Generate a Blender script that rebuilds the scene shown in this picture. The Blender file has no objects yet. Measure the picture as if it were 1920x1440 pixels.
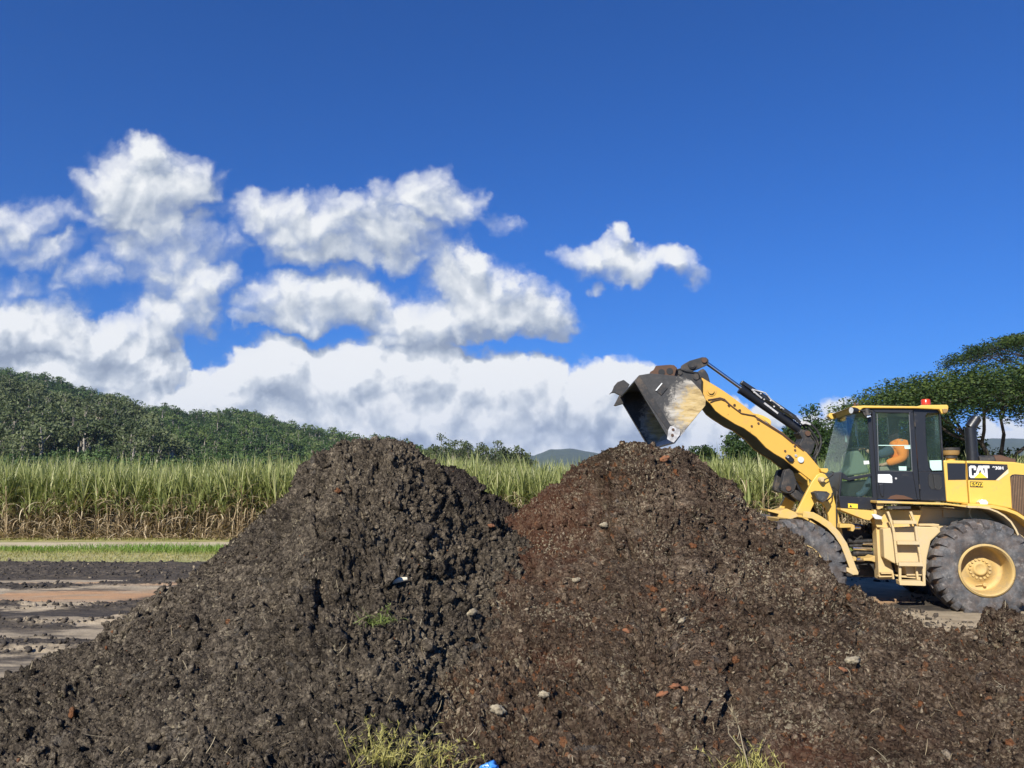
import bpy, bmesh, math, random
import numpy as np
from mathutils import Vector, Matrix
R = math.radians
scene = bpy.context.scene
COL = scene.collection

# ---------------------------------------------------------------- camera
F = 1443.0            # focal length in photo pixels (1920 wide)
PITCH = math.atan(180 / F)
CAMZ = 2.0
cd = bpy.data.cameras.new('camera'); cam = bpy.data.objects.new('camera', cd); COL.objects.link(cam)
cd.sensor_width = 36.0; cd.lens = 36.0 * F / 1920; cd.clip_start = 0.1; cd.clip_end = 60000
cam.location = (0, 0, CAMZ); cam.rotation_euler = (math.pi / 2 + PITCH, 0, 0)
scene.camera = cam

# ---------------------------------------------------------------- light
SUN_EL, SUN_AZ = R(34), R(25)        # sun high behind the camera, a little to its left
sun_dir = Vector((-math.sin(SUN_AZ) * math.cos(SUN_EL), -math.cos(SUN_AZ) * math.cos(SUN_EL), math.sin(SUN_EL)))
sl = bpy.data.lights.new('sun', 'SUN'); sl.energy = 4.9; sl.angle = R(0.5); sl.color = (1.0, 0.94, 0.84)
so = bpy.data.objects.new('sun', sl); COL.objects.link(so)
so.rotation_euler = sun_dir.to_track_quat('Z', 'Y').to_euler(); so.location = (-20, -20, 40)

scene.view_settings.view_transform = 'Standard'; scene.view_settings.look = 'None'
scene.view_settings.gamma = 1.0; scene.view_settings.exposure = 0.5
scene.view_settings.use_curve_mapping = False
scene.cycles.transparent_max_bounces = 24

# ---------------------------------------------------------------- node helper
class NT:
    def __init__(s, tree): s.t = tree; s.n = tree.nodes; s.l = tree.links
    def node(s, typ, **kw):
        n = s.n.new(typ)
        for k, v in kw.items():
            setattr(n, k, v)
        return n
    def inp(s, n, key, v):
        if v is None: return
        if isinstance(v, bpy.types.NodeSocket): s.l.new(v, n.inputs[key])
        else:
            n.inputs[key].default_value = v
    def math(s, op, a, b=None, c=None, clamp=False):
        n = s.node('ShaderNodeMath', operation=op); n.use_clamp = clamp
        s.inp(n, 0, a); s.inp(n, 1, b); s.inp(n, 2, c); return n.outputs[0]
    def vm(s, op, a, b=None, c=None, scale=None):
        n = s.node('ShaderNodeVectorMath', operation=op)
        s.inp(n, 0, a); s.inp(n, 1, b); s.inp(n, 2, c)
        if scale is not None: s.inp(n, 'Scale', scale)
        return n.outputs['Value'] if op in ('DOT_PRODUCT', 'LENGTH') else n.outputs[0]
    def noise(s, vec, scale, detail=3, rough=0.55, out=0, dist=0.0, dim='3D'):
        n = s.node('ShaderNodeTexNoise', noise_dimensions=dim); s.inp(n, 'Vector', vec); s.inp(n, 'Scale', scale)
        s.inp(n, 'Detail', detail); s.inp(n, 'Roughness', rough); s.inp(n, 'Distortion', dist)
        return n.outputs[out]
    def mix(s, f, a, b, typ='MIX'):
        n = s.node('ShaderNodeMix', data_type='RGBA', blend_type=typ)
        s.inp(n, 0, f); s.inp(n, 6, a); s.inp(n, 7, b); return n.outputs[2]
    def ramp(s, f, stops, interp='LINEAR'):
        n = s.node('ShaderNodeValToRGB'); s.inp(n, 0, f); cr = n.color_ramp; cr.interpolation = interp
        while len(cr.elements) < len(stops): cr.elements.new(0.5)
        for e, (p, c) in zip(cr.elements, stops):
            e.position = p; e.color = (c[0], c[1], c[2], 1) if hasattr(c, '__len__') else (c, c, c, 1)
        return n.outputs[0]
    def smooth(s, v, lo, hi, a=0.0, b=1.0):
        n = s.node('ShaderNodeMapRange', interpolation_type='SMOOTHSTEP')
        s.inp(n, 0, v); s.inp(n, 1, lo); s.inp(n, 2, hi); s.inp(n, 3, a); s.inp(n, 4, b); return n.outputs[0]

# ---------------------------------------------------------------- pixel to place
cp, sp = math.cos(PITCH), math.sin(PITCH)
def ray(px, py):
    u = -(py - 720) / F
    return ((px - 960) / F, cp - u * sp, sp + u * cp)
def at(px, py, Y):
    d = ray(px, py); t = Y / d[1]
    return (d[0] * t, Y, CAMZ + d[2] * t)

# ---------------------------------------------------------------- sky with clouds
world = bpy.data.worlds.new('World'); scene.world = world; world.use_nodes = True
W = NT(world.node_tree); W.n.clear()
sky = W.node('ShaderNodeTexSky', sky_type='NISHITA'); sky.sun_disc = False
sky.sun_elevation = SUN_EL; sky.sun_rotation = math.atan2(sun_dir.x, sun_dir.y) % (2 * math.pi)
sky.altitude = 0; sky.air_density = 1.0; sky.dust_density = 0.3; sky.ozone_density = 2.5
skycol = W.n.new('ShaderNodeHueSaturation'); skycol.inputs['Saturation'].default_value = 1.0
skycol.inputs['Value'].default_value = 1.0
W.l.new(W.mix(1.0, sky.outputs[0], (0.14, 0.555, 1.25, 1), 'MULTIPLY'), skycol.inputs['Color'])
tc = W.node('ShaderNodeTexCoord'); sep = W.node('ShaderNodeSeparateXYZ'); W.l.new(tc.outputs['Generated'], sep.inputs[0])
zc = W.node('ShaderNodeCombineXYZ'); W.l.new(sep.outputs[0], zc.inputs[0]); W.l.new(sep.outputs[1], zc.inputs[1])
W.l.new(W.math('POWER', W.math('MULTIPLY_ADD', sep.outputs[2], sep.outputs[2], 0.010), 0.5), zc.inputs[2]); W.l.new(zc.outputs[0], sky.inputs[0])

BLOBS = [  # px, py, rx, ry, weight (1 = solid, less = thin)
 (268,345,120,66,1),(205,350,62,52,.9),(335,345,60,58,.9),(285,300,44,34,.95),(230,395,70,46,.8),(300,410,70,40,.7),
 (290,455,92,48,.55),(335,505,70,46,.6),(375,535,62,52,.8),(330,590,85,56,.72),(265,625,80,52,.75),(400,470,60,26,.35),
 (20,415,50,46,.5),(85,470,72,28,.45),(190,520,56,20,.33),(40,540,80,18,.22),(120,400,40,20,.25),
 (55,620,115,62,1.1),(-60,640,160,90,1.1),(155,650,95,58,1.1),(100,700,170,50,1.1),(215,665,60,40,1.0),(265,740,70,28,.9),(-100,700,200,60,1.1),(230,700,110,36,.9),(330,745,90,32,.9),
 (505,400,92,42,.78),(600,425,110,52,.85),(700,440,120,52,.85),(790,375,86,56,.8),(850,400,50,45,.65),(620,470,90,34,.75),(740,480,70,26,.6),
 (540,560,74,46,.95),(640,565,100,50,.95),(880,530,86,64,1.1),(900,490,46,30,1.05),(900,580,120,52,1.1),(975,590,86,40,.95),(800,600,100,50,1.0),(755,635,70,24,.6),(940,530,40,40,.9),(560,600,100,24,.7),
 (1150,480,40,38,.85),(1098,488,60,34,.8),(1180,500,105,28,.85),(1245,497,50,25,.8),(1163,440,20,20,.9),(1120,545,16,10,.35),(940,410,26,12,.2),
 (510,700,105,58,1.15),(430,740,85,50,1.1),(590,735,110,70,1.2),(700,715,95,66,1.2),(800,715,95,70,1.2),(900,730,100,64,1.2),(1000,745,100,66,1.2),(1100,755,100,70,1.2),(1185,770,60,76,1.15),
 (740,800,540,75,1.3),(760,860,560,50,1.2),(330,775,120,40,1.0),(1050,830,260,50,.8),(1330,815,90,42,1.0),(1410,800,60,20,.7),(1530,795,60,22,.9),(1330,850,120,30,.9),
 (1590,750,50,12,.26),(1560,762,44,10,.24),(1860,840,90,30,.8),(2050,820,160,60,1.0),(2300,600,160,70,.9),(-400,500,170,70,.9),(-700,650,300,90,1.1),(2700,780,400,70,1.1)]
def uv(px, py):
    d = ray(px, py); return d[0] / d[1], d[2] / d[1]
grp = bpy.data.node_groups.new('cloud_field', 'ShaderNodeTree')
grp.interface.new_socket('P', in_out='INPUT', socket_type='NodeSocketVector')
grp.interface.new_socket('Field', in_out='OUTPUT', socket_type='NodeSocketFloat')
G = NT(grp); gi = G.node('NodeGroupInput'); go = G.node('NodeGroupOutput')
P = gi.outputs[0]
w1 = G.vm('SUBTRACT', G.noise(P, 9.0, 2, 0.5, out=1, dim='2D'), (0.5, 0.5, 0.5))
w2 = G.vm('SUBTRACT', G.noise(P, 34.0, 4, 0.6, out=1, dim='2D'), (0.5, 0.5, 0.5))
Q = G.vm('ADD', G.vm('ADD', P, G.vm('SCALE', w1, scale=0.075)), G.vm('SCALE', w2, scale=0.030))
Q = G.vm('MULTIPLY', Q, (1, 1, 0))
acc = None
for (bx, by, rx, ry, wt) in BLOBS:
    cu, cv = uv(bx, by); iu, iv = F / rx / 1.2, F / ry / 1.2
    v = G.vm('MULTIPLY_ADD', Q, (iu, iv, 0), (-cu * iu, -cv * iv, 0))
    d2 = G.vm('DOT_PRODUCT', v, v)
    f = G.math('MULTIPLY_ADD', d2, -wt, wt)
    if acc is None: acc = f
    else: acc = G.math('SMOOTH_MAX', acc, f, 0.18)
def billow(scale):
    n = G.node('ShaderNodeTexVoronoi', feature='SMOOTH_F1', voronoi_dimensions='2D'); G.inp(n, 'Vector', Q); G.inp(n, 'Scale', scale)
    n.inputs['Smoothness'].default_value = 0.35; n.inputs['Randomness'].default_value = 1
    return n.outputs['Distance']
bil = G.math('MULTIPLY_ADD', billow(26.0), -0.50, 0.30)
bil2 = G.math('MULTIPLY_ADD', billow(62.0), -0.26, 0.13)
fb = G.math('MULTIPLY_ADD', G.noise(P, 22.0, 8, 0.60), 0.75, -0.36)
tot = G.math('ADD', G.math('ADD', G.math('ADD', acc, bil), bil2), fb)
G.l.new(tot, go.inputs[0])
grp.interface.new_socket('Body', in_out='OUTPUT', socket_type='NodeSocketFloat')
body_f = G.math('ADD', G.math('ADD', acc, G.math('MULTIPLY', bil, 1.3)), G.math('MULTIPLY', bil2, 0.8))
G.l.new(G.math('ADD', body_f, G.math('MULTIPLY_ADD', G.noise(P, 16.0, 3, 0.5, dim='2D'), 0.5, -0.25)), go.inputs[1])

ysafe = W.math('MAXIMUM', sep.outputs[1], 0.05)
comb = W.node('ShaderNodeCombineXYZ')
W.l.new(W.math('DIVIDE', sep.outputs[0], ysafe), comb.inputs[0]); W.l.new(W.math('DIVIDE', sep.outputs[2], ysafe), comb.inputs[1])
UV = comb.outputs[0]
def field(vec):
    g = W.node('ShaderNodeGroup'); g.node_tree = grp; W.l.new(vec, g.inputs[0]); return g.outputs[0], g.outputs[1]
f0, b0 = field(UV)
_f, b1 = field(W.vm('ADD', UV, (-0.010, 0.026, 0)))
sv0 = W.node('ShaderNodeSeparateXYZ'); W.l.new(UV, sv0.inputs[0]); upper = W.smooth(sv0.outputs[1], 0.15, 0.25)
aU, aB = W.smooth(f0, -0.22, 1.02), W.smooth(f0, -0.08, 0.48)
alpha = W.math('MULTIPLY', W.math('ADD', aB, W.math('MULTIPLY', W.math('SUBTRACT', aU, aB), upper)), W.smooth(sep.outputs[1], 0.1, 0.3))
dens = W.smooth(f0, 0.25, 1.1)
slope = W.math('SUBTRACT', b0, b1)                     # >0 where the cloud thins out towards the sun
crisp = W.math('MULTIPLY', W.math('SUBTRACT', f0, _f), W.math('MULTIPLY_ADD', upper, -0.45, 0.60))
lit = W.math('ADD', W.math('ADD', W.math('MULTIPLY_ADD', slope, 0.50, 0.60), crisp), W.math('MULTIPLY_ADD', dens, 0.10, 0.0))
patch = W.noise(UV, 8.0, 2, 0.5, dim='2D')
sv = W.node('ShaderNodeSeparateXYZ'); W.l.new(UV, sv.inputs[0])
low = W.smooth(sv.outputs[1], 0.135, 0.03)             # flat grey bases of the bank near the horizon
lit = W.math('ADD', lit, W.math('MULTIPLY_ADD', patch, 0.70, -0.36))
lit = W.math('SUBTRACT', lit, W.math('ADD', W.math('MULTIPLY', low, 0.10), W.math('MULTIPLY', upper, 0.07)), clamp=True)
ccol = W.ramp(lit, [(0.0, (0.30, 0.355, 0.46)), (0.35, (0.44, 0.50, 0.60)), (0.65, (0.64, 0.69, 0.76)), (1.0, (0.94, 0.955, 0.97))])
bg1 = W.node('ShaderNodeBackground'); W.l.new(skycol.outputs[0], bg1.inputs[0]); bg1.inputs[1].default_value = 0.0705
bg2 = W.node('ShaderNodeBackground'); W.l.new(ccol, bg2.inputs[0]); bg2.inputs[1].default_value = 0.70
ms = W.node('ShaderNodeMixShader'); W.l.new(alpha, ms.inputs[0]); W.l.new(bg1.outputs[0], ms.inputs[1]); W.l.new(bg2.outputs[0], ms.inputs[2])
wo = W.node('ShaderNodeOutputWorld'); W.l.new(ms.outputs[0], wo.inputs[0])
try:
    world.cycles.sampling_method = 'MANUAL'; world.cycles.sample_map_resolution = 512
except Exception: pass

# ================================================================ numpy noise
def _h(ix, iy, s):
    h = (ix.astype(np.int64) * 374761393 + iy.astype(np.int64) * 668265263 + s * 1442695041) & 0xffffffff
    h = ((h ^ (h >> 13)) * 1274126177) & 0xffffffff
    h = ((h ^ (h >> 16)) * 2246822519) & 0xffffffff
    return ((h ^ (h >> 15)) & 0xffffff).astype(np.float64) / 0xffffff
def vnoise(x, y, s=0):
    ix = np.floor(x); iy = np.floor(y); fx = x - ix; fy = y - iy
    fx = fx * fx * (3 - 2 * fx); fy = fy * fy * (3 - 2 * fy)
    a = _h(ix, iy, s); b = _h(ix + 1, iy, s); c = _h(ix, iy + 1, s); d = _h(ix + 1, iy + 1, s)
    return (a * (1 - fx) + b * fx) * (1 - fy) + (c * (1 - fx) + d * fx) * fy * 1.0
def fbm(x, y, o=4, s=0, g=0.5):
    t = 0; a = 1; n = 0
    for i in range(o):
        t = t + a * (vnoise(x, y, s + i * 17) * 2 - 1); n += a
        x, y = x * 1.93 + 3.1, y * 2.07 + 1.7; a *= g
    return t / n
def lumps(x, y, s=0):
    """rounded clods: one dome per jittered cell, random size and height"""
    ix = np.floor(x); iy = np.floor(y); best = np.zeros_like(x)
    for dx in (-1, 0, 1):
        for dy in (-1, 0, 1):
            cx, cy = ix + dx, iy + dy
            r1 = _h(cx, cy, s + 1); r2 = _h(cx, cy, s + 2); r3 = _h(cx, cy, s + 3); r4 = _h(cx, cy, s + 4)
            px = cx + 0.15 + 0.7 * r1 - x; py = cy + 0.15 + 0.7 * r2 - y
            e = 0.6 + 0.8 * r4
            rad = 0.35 + 0.45 * r3
            q = 1 - (px * px * e + py * py / e) / (rad * rad)
            best = np.maximum(best, np.sqrt(np.maximum(q, 0)) * rad)
    return best

# ================================================================ mesh helpers
def mesh_np(name, V, faces, mat=None, parent=None, smooth=False, attrs=None, midx=None, mats=None):
    """V (N,3); faces: list of (M,k) int arrays"""
    me = bpy.data.meshes.new(name)
    V = np.asarray(V, dtype=np.float32)
    me.vertices.add(len(V)); me.vertices.foreach_set('co', V.ravel())
    nl = sum(f.size for f in faces); nf = sum(len(f) for f in faces)
    me.loops.add(nl); me.loops.foreach_set('vertex_index', np.concatenate([f.ravel() for f in faces]).astype(np.int32))
    tot = np.concatenate([np.full(len(f), f.shape[1]) for f in faces]).astype(np.int32)
    st = np.concatenate([[0], np.cumsum(tot)[:-1]]).astype(np.int32)
    me.polygons.add(nf); me.polygons.foreach_set('loop_start', st); me.polygons.foreach_set('loop_total', tot)
    if smooth: me.polygons.foreach_set('use_smooth', np.ones(nf, dtype=bool))
    if midx is not None: me.polygons.foreach_set('material_index', np.asarray(midx, dtype=np.int32))
    me.update(calc_edges=True)
    for k, a in (attrs or {}).items():
        at_ = me.attributes.new(k, 'FLOAT', 'POINT'); at_.data.foreach_set('value', np.asarray(a, dtype=np.float32))
    for m in (mats or ([mat] if mat else [])): me.materials.append(m)
    o = bpy.data.objects.new(name, me); COL.objects.link(o)
    if parent: o.parent = parent
    return o
def tag(o, label=None, cat=None, group=None, kind=None):
    if label: o['label'] = label
    if cat: o['category'] = cat
    if group: o['group'] = group
    if kind: o['kind'] = kind
    return o
def grid_faces(nr, nc, off=0):
    i = np.arange(nr - 1)[:, None] * nc + np.arange(nc - 1)[None]
    i = i.ravel() + off
    return np.stack([i, i + 1, i + nc + 1, i + nc], 1)

def blades(base, az, el, L, droop, w, K=5, roll=None, rng=None, taper=1.0):
    """ribbons that leave `base` at elevation el and bend down by droop (radians) along their length"""
    N = len(base); t = np.linspace(0, 1, K + 1)
    e = el[:, None] - droop[:, None] * t[None] ** 1.3
    step = (L / K)[:, None]
    dh = np.cos(e) * step; dz = np.sin(e) * step
    h = np.concatenate([np.zeros((N, 1)), np.cumsum(dh[:, :-1], 1)], 1); z = np.concatenate([np.zeros((N, 1)), np.cumsum(dz[:, :-1], 1)], 1)
    ca, sa = np.cos(az)[:, None], np.sin(az)[:, None]
    c = np.stack([base[:, 0:1] + h * ca, base[:, 1:2] + h * sa, base[:, 2:3] + z], 2)
    if roll is None: roll = np.zeros(N)
    r = roll[:, None] * (0.4 + 0.6 * t[None])
    # side vector rotates between horizontal and the ribbon's own normal
    sx = -sa * np.cos(r) + (-np.sin(e) * ca) * np.sin(r)
    sy = ca * np.cos(r) + (-np.sin(e) * sa) * np.sin(r)
    sz = np.cos(e) * np.sin(r)
    wid = w[:, None] * (np.minimum(1, 0.55 + t[None] * 3) * (1 - t[None] ** 2.2 * taper) + 0.03) * 0.5
    s = np.stack([sx, sy, sz], 2) * wid[:, :, None]
    V = np.stack([c - s, c + s], 2).reshape(N, (K + 1) * 2, 3)
    b = (np.arange(N) * (K + 1) * 2)[:, None] + (np.arange(K) * 2)[None]
    b = b.ravel()
    Fa = np.stack([b, b + 1, b + 3, b + 2], 1)
    return V.reshape(-1, 3), Fa
class Acc:
    def __init__(s): s.V = []; s.F = []; s.A = {}; s.M = []; s.n = 0
    def add(s, V, F_, mi=0, **attrs):
        s.V.append(V); s.F.append(F_ + s.n); s.n += len(V); s.M.append(np.full(len(F_), mi))
        for k, a in attrs.items(): s.A.setdefault(k, []).append(np.broadcast_to(a, (len(V),)) if np.ndim(a) == 0 else a)
    def build(s, name, mats, parent=None, smooth=False):
        # group faces by vertex count
        q = [f for f in s.F if f.shape[1] == 4]; t = [f for f in s.F if f.shape[1] == 3]
        mq = [m for f, m in zip(s.F, s.M) if f.shape[1] == 4]; mt = [m for f, m in zip(s.F, s.M) if f.shape[1] == 3]
        faces = []; mi = []
        if q: faces.append(np.concatenate(q)); mi.append(np.concatenate(mq))
        if t: faces.append(np.concatenate(t)); mi.append(np.concatenate(mt))
        return mesh_np(name, np.concatenate(s.V), faces, mats=mats, parent=parent, smooth=smooth,
                       attrs={k: np.concatenate(a) for k, a in s.A.items()}, midx=np.concatenate(mi))

# ================================================================ materials
def new_mat(name):
    m = bpy.data.materials.new(name); m.use_nodes = True
    T = NT(m.node_tree); T.n.clear()
    out = T.node('ShaderNodeOutputMaterial'); b = T.node('ShaderNodeBsdfPrincipled')
    T.l.new(b.outputs[0], out.inputs[0]); return m, T, b, out
def objco(T):
    return T.node('ShaderNodeTexCoord').outputs['Object']
def attr(T, name):
    n = T.node('ShaderNodeAttribute'); n.attribute_name = name; return n.outputs['Fac']
def bump(T, b, h, strength=0.5, dist=0.02):
    n = T.node('ShaderNodeBump'); n.inputs['Strength'].default_value = strength; n.inputs['Distance'].default_value = dist
    T.l.new(h, n.inputs['Height']); T.l.new(n.outputs[0], b.inputs['Normal']); return n
def leaf_mat(name, stops, trans=0.25, rough=0.55, nscale=0.0):
    m, T, b, out = new_mat(name)
    f = attr(T, 'tint')
    if nscale: f = T.math('ADD', f, T.math('MULTIPLY_ADD', T.noise(objco(T), nscale, 2), 0.6, -0.3), clamp=True)
    c = T.ramp(f, stops); T.l.new(c, b.inputs['Base Color']); b.inputs['Roughness'].default_value = rough
    b.inputs['Specular IOR Level'].default_value = 0.25
    tr = T.node('ShaderNodeBsdfTranslucent'); T.l.new(T.mix(1, c, (1.1, 1.15, 0.6, 1), 'MULTIPLY'), tr.inputs[0])
    ms = T.node('ShaderNodeMixShader'); ms.inputs[0].default_value = trans
    T.l.new(b.outputs[0], ms.inputs[1]); T.l.new(tr.outputs[0], ms.inputs[2]); T.l.new(ms.outputs[0], out.inputs[0])
    return m

def soil_mat(name, cols, orange=0.0, pale=0.0, seed=0.0):
    """crumbly soil: cols = [dark, mid, light]; every crumb has its own tone; orange / pale = amount of stray lumps"""
    m, T, b, out = new_mat(name)
    co = T.vm('ADD', objco(T), (seed, seed * 2, 0))
    wco = T.vm('ADD', co, T.vm('SCALE', T.vm('SUBTRACT', T.noise(co, 25.0, 3, 0.6, out=1), (.5, .5, .5)), scale=0.05))
    def cells(scale):
        v = T.node('ShaderNodeTexVoronoi'); T.inp(v, 'Vector', wco); T.inp(v, 'Scale', scale); return v.outputs['Color'], v.outputs['Distance']
    c1, d1 = cells(24.0); c2, d2 = cells(62.0)
    s1 = T.node('ShaderNodeSeparateColor'); T.l.new(c1, s1.inputs[0]); s2 = T.node('ShaderNodeSeparateColor'); T.l.new(c2, s2.inputs[0])
    n1 = T.noise(co, 1.1, 3, 0.6); n2 = T.noise(co, 7.0, 4, 0.65)
    f = T.math('ADD', T.math('MULTIPLY', s1.outputs[0], 0.34), T.math('MULTIPLY', s2.outputs[0], 0.50))
    f = T.math('ADD', f, T.math('ADD', T.math('MULTIPLY_ADD', n1, 0.7, -0.35), T.math('MULTIPLY_ADD', n2, 0.7, -0.35)))
    f = T.math('ADD', f, T.math('MULTIPLY_ADD', attr(T, 'tint'), 0.34, -0.14), clamp=True)
    c = T.ramp(f, [(0.10, cols[0]), (0.42, cols[1]), (0.72, cols[2]), (1.0, cols[3])])
    red = T.smooth(T.noise(T.vm('ADD', co, (7, 3, 1)), 0.75, 4, 0.6), 0.58, 0.80)
    if orange:                                             # rust-red band where this load slid against the other heap
        dv = T.vm('LENGTH', T.vm('MULTIPLY', T.vm('SUBTRACT', objco(T), (0.1, 9.0, 1.6)), (0.9, 0.45, 0.9)))
        red = T.math('ADD', red, T.smooth(T.math('ADD', dv, T.math('MULTIPLY_ADD', n2, 1.4, -0.7)), 1.1, 0.3), clamp=True)
    grey = T.smooth(T.noise(T.vm('ADD', co, (9, 1, 5)), 3.2, 4, 0.7), 0.60, 0.74)
    c = T.mix(T.math('MULTIPLY', grey, 0.5), c, (0.16, 0.15, 0.135, 1))
    if orange:
        c = T.mix(T.math('MULTIPLY', red, 0.46), c, (0.125, 0.045, 0.024, 1))
        o = T.math('MULTIPLY', T.smooth(s1.outputs[1], 0.90, 0.95), T.smooth(T.noise(T.vm('ADD', co, (1, 9, 4)), 2.2, 3, 0.65), 0.46, 0.60))
        c = T.mix(T.math('MULTIPLY', o, 0.75 * orange), c, (0.26, 0.105, 0.042, 1))
        o2 = T.smooth(T.noise(T.vm('ADD', co, (1, 4, 4)), 5.0, 4, 0.7), 0.68, 0.75); c = T.mix(T.math('MULTIPLY', o2, 0.5 * orange), c, (0.20, 0.082, 0.034, 1))
    if pale:
        big = T.smooth(T.noise(T.vm('ADD', co, (5, 2, 8)), 1.6, 4, 0.65), 0.44, 0.66)
        p = T.smooth(s2.outputs[1], 1.0 - 0.20 * pale, 1.0 - 0.12 * pale); k = T.math('MULTIPLY', p, T.math('MULTIPLY_ADD', big, 0.9, 0.10))
        c = T.mix(T.math('MULTIPLY', k, 0.85), c, (0.42, 0.36, 0.24, 1))
        p2 = T.smooth(T.noise(T.vm('ADD', co, (2, 5, 6)), 6.0, 6, 0.78), 0.62, 0.70)
        c = T.mix(T.math('MULTIPLY', p2, 0.55 * pale), c, (0.36, 0.31, 0.21, 1))
    c = T.mix(T.smooth(attr(T, 'stray'), 0.5, 1.0), c, (0.27, 0.105, 0.042, 1)); c = T.mix(T.smooth(attr(T, 'stray'), 1.5, 2.0), c, (0.44, 0.38, 0.27, 1))
    T.l.new(c, b.inputs['Base Color']); b.inputs['Roughness'].default_value = 0.92
    b.inputs['Specular IOR Level'].default_value = 0.05
    hb = T.math('ADD', T.math('MULTIPLY', d1, -0.5), T.math('ADD', T.math('MULTIPLY', d2, -0.35), T.math('MULTIPLY', T.noise(co, 60.0, 5, 0.8), 0.6)))
    bump(T, b, hb, 1.0, 0.045)
    return m

# ================================================================ the heaps
def crest(tab):
    """(px, py, depth[, _, plateau]) -> bearing, depth, height, plateau width behind the crest"""
    P_ = np.array([list(at(*t[:3])) + [t[4] if len(t) > 4 else 0.0] for t in tab], float)
    return P_[:, 0] / P_[:, 1], P_[:, 1], P_[:, 2], P_[:, 3]
HL = crest([(-300,1330,7.2),(-80,1290,7.2),(0,1268,7.3),(100,1215,7.5),(200,1165,7.6),(330,1092,7.8),(400,1042,8.0),(470,988,8.1),(520,946,8.2),(545,920,8.2),(562,882,8.2),(590,848,8.2),(640,832,8.2),
            (690,829,8.3),(735,831,8.3),(765,845,8.3),(800,868,8.4),(850,908,8.5),(900,938,8.6),(950,962,8.6),(1050,1060,8.4),(1200,1230,8.0),(1400,1500,7.5)])
HR = crest([(560,1500,7.4),(700,1215,7.4),(800,1090,8.2),(880,1000,8.9),(950,952,9.4),(1000,925,9.6),(1060,893,9.8),(1110,860,10.0),(1140,842,10.1,.6,1.5),(1165,828,10.2,.6,2.6),(1190,823,10.2,.6,3.0),(1225,829,10.2,.6,3.0),
            (1265,838,10.2,.6,2.6),(1295,848,10.2,.6,1.8),(1325,872,10.1,.6,.6),(1355,905,9.9),(1400,953,9.6),(1450,985,9.3),(1510,1013,9.0),(1560,1050,8.7),(1600,1090,8.3),(1660,1128,7.9),(1720,1152,7.6),(1775,1172,7.5),
            (1820,1160,7.6),(1850,1128,7.8),(1880,1122,7.9),(1925,1140,7.9),(2000,1170,7.7),(2150,1200,7.6),(2300,1290,7.5),(2420,1400,7.4)])
HB = crest([(720,1050,10.8),(770,950,10.9),(800,893,11),(825,874,11),(850,867,11),(875,877,11),(900,900,11),(930,930,11),(965,960,11),(1010,1000,11),(1080,1080,11)])
YT_L = ((np.array([660, 780, 870, 960, 1060, 1200]) - 960) / F, np.array([3.3, 3.8, 4.6, 5.5, 6.5, 7.0]))   # the dark heap's foot draws back under the brown one
def heap_h(X, Y, H, yt=3.3, z0=0.16, rnd=0.22):
    aa, Yc_, Zc_, pl_ = H
    a = X / Y
    if H is HL: yt = np.interp(a, YT_L[0], YT_L[1])
    Yc = np.interp(a, aa, Yc_); Zc = np.interp(a, aa, Zc_); pl = np.interp(a, aa, pl_)
    d = Y - Yc; m = np.sqrt(d * d + rnd * rnd) - rnd
    z0 = z0 - 0.45 * np.clip(1 - np.minimum(a - aa[0], aa[-1] - a) / 0.13, 0, 1) ** 2      # the apron runs out at both ends
    sf = (Zc - z0) / (Yc - yt)
    fr = np.clip(m / (Yc - yt), 0, 1.3)
    front = Zc - (Zc - z0) * (fr + 0.20 * np.sin(np.minimum(fr, 1) * math.pi) * np.minimum(1, Zc / 2) * 1.0)   # steeper near the top, flatter apron
    back = Zc - np.maximum(0.07 * m, 0.78 * (m - pl))
    return np.where(d < 0, front, back)
def heap_all(X, Y):
    return np.maximum(np.maximum(heap_h(X, Y, HL), heap_h(X, Y, HR)), heap_h(X, Y, HB, 8.6, 0.0))
def rough(X, S, h, s):
    """crumbly surface in (across, along-slope) coordinates"""
    wx = X + 0.09 * fbm(X * 4, S * 4, 3, s + 5); wy = S + 0.09 * fbm(X * 4 + 9, S * 4, 3, s + 6)
    env = np.clip(h * 2.5 + 0.5, 0.35, 1)
    r = 0.10 * fbm(X * 0.9, S * 0.9, 3, s) + 0.085 * fbm(X * 2.6, S * 2.6, 3, s + 30)
    loc = np.clip(vnoise(X * 1.1, S * 1.1, s + 61) * 1.8 - 0.5, 0.05, 1)
    r = r + 0.14 * (lumps(wx * 2.6, wy * 2.6, s + 60) - 0.3) * loc
    r = r + 0.085 * (lumps(wx * 6.5, wy * 6.5, s + 90) - 0.3) * (0.15 + 0.9 * vnoise(X * 2.4, S * 2.4, s + 91))
    fine = 0.35 + 0.95 * np.clip(fbm(X * 0.8, S * 0.8, 3, s + 400) * 1.4 + .5, 0, 1)
    cr = fbm(X * 17, S * 17, 4, s + 180, 0.74); r = r + (0.054 * cr + 0.062 * (lumps(wx * 13, wy * 13, s + 120) - 0.3) + 0.050 * (lumps(wx * 27, wy * 27, s + 150) - 0.3)) * fine
    pit = np.clip(fbm(X * 5, S * 5, 3, s + 210) - 0.28, 0, 1); r = r - 0.24 * pit      # dark hollows between clods
    return (r - r.mean() - 0.065) * env
SURF = []
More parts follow.
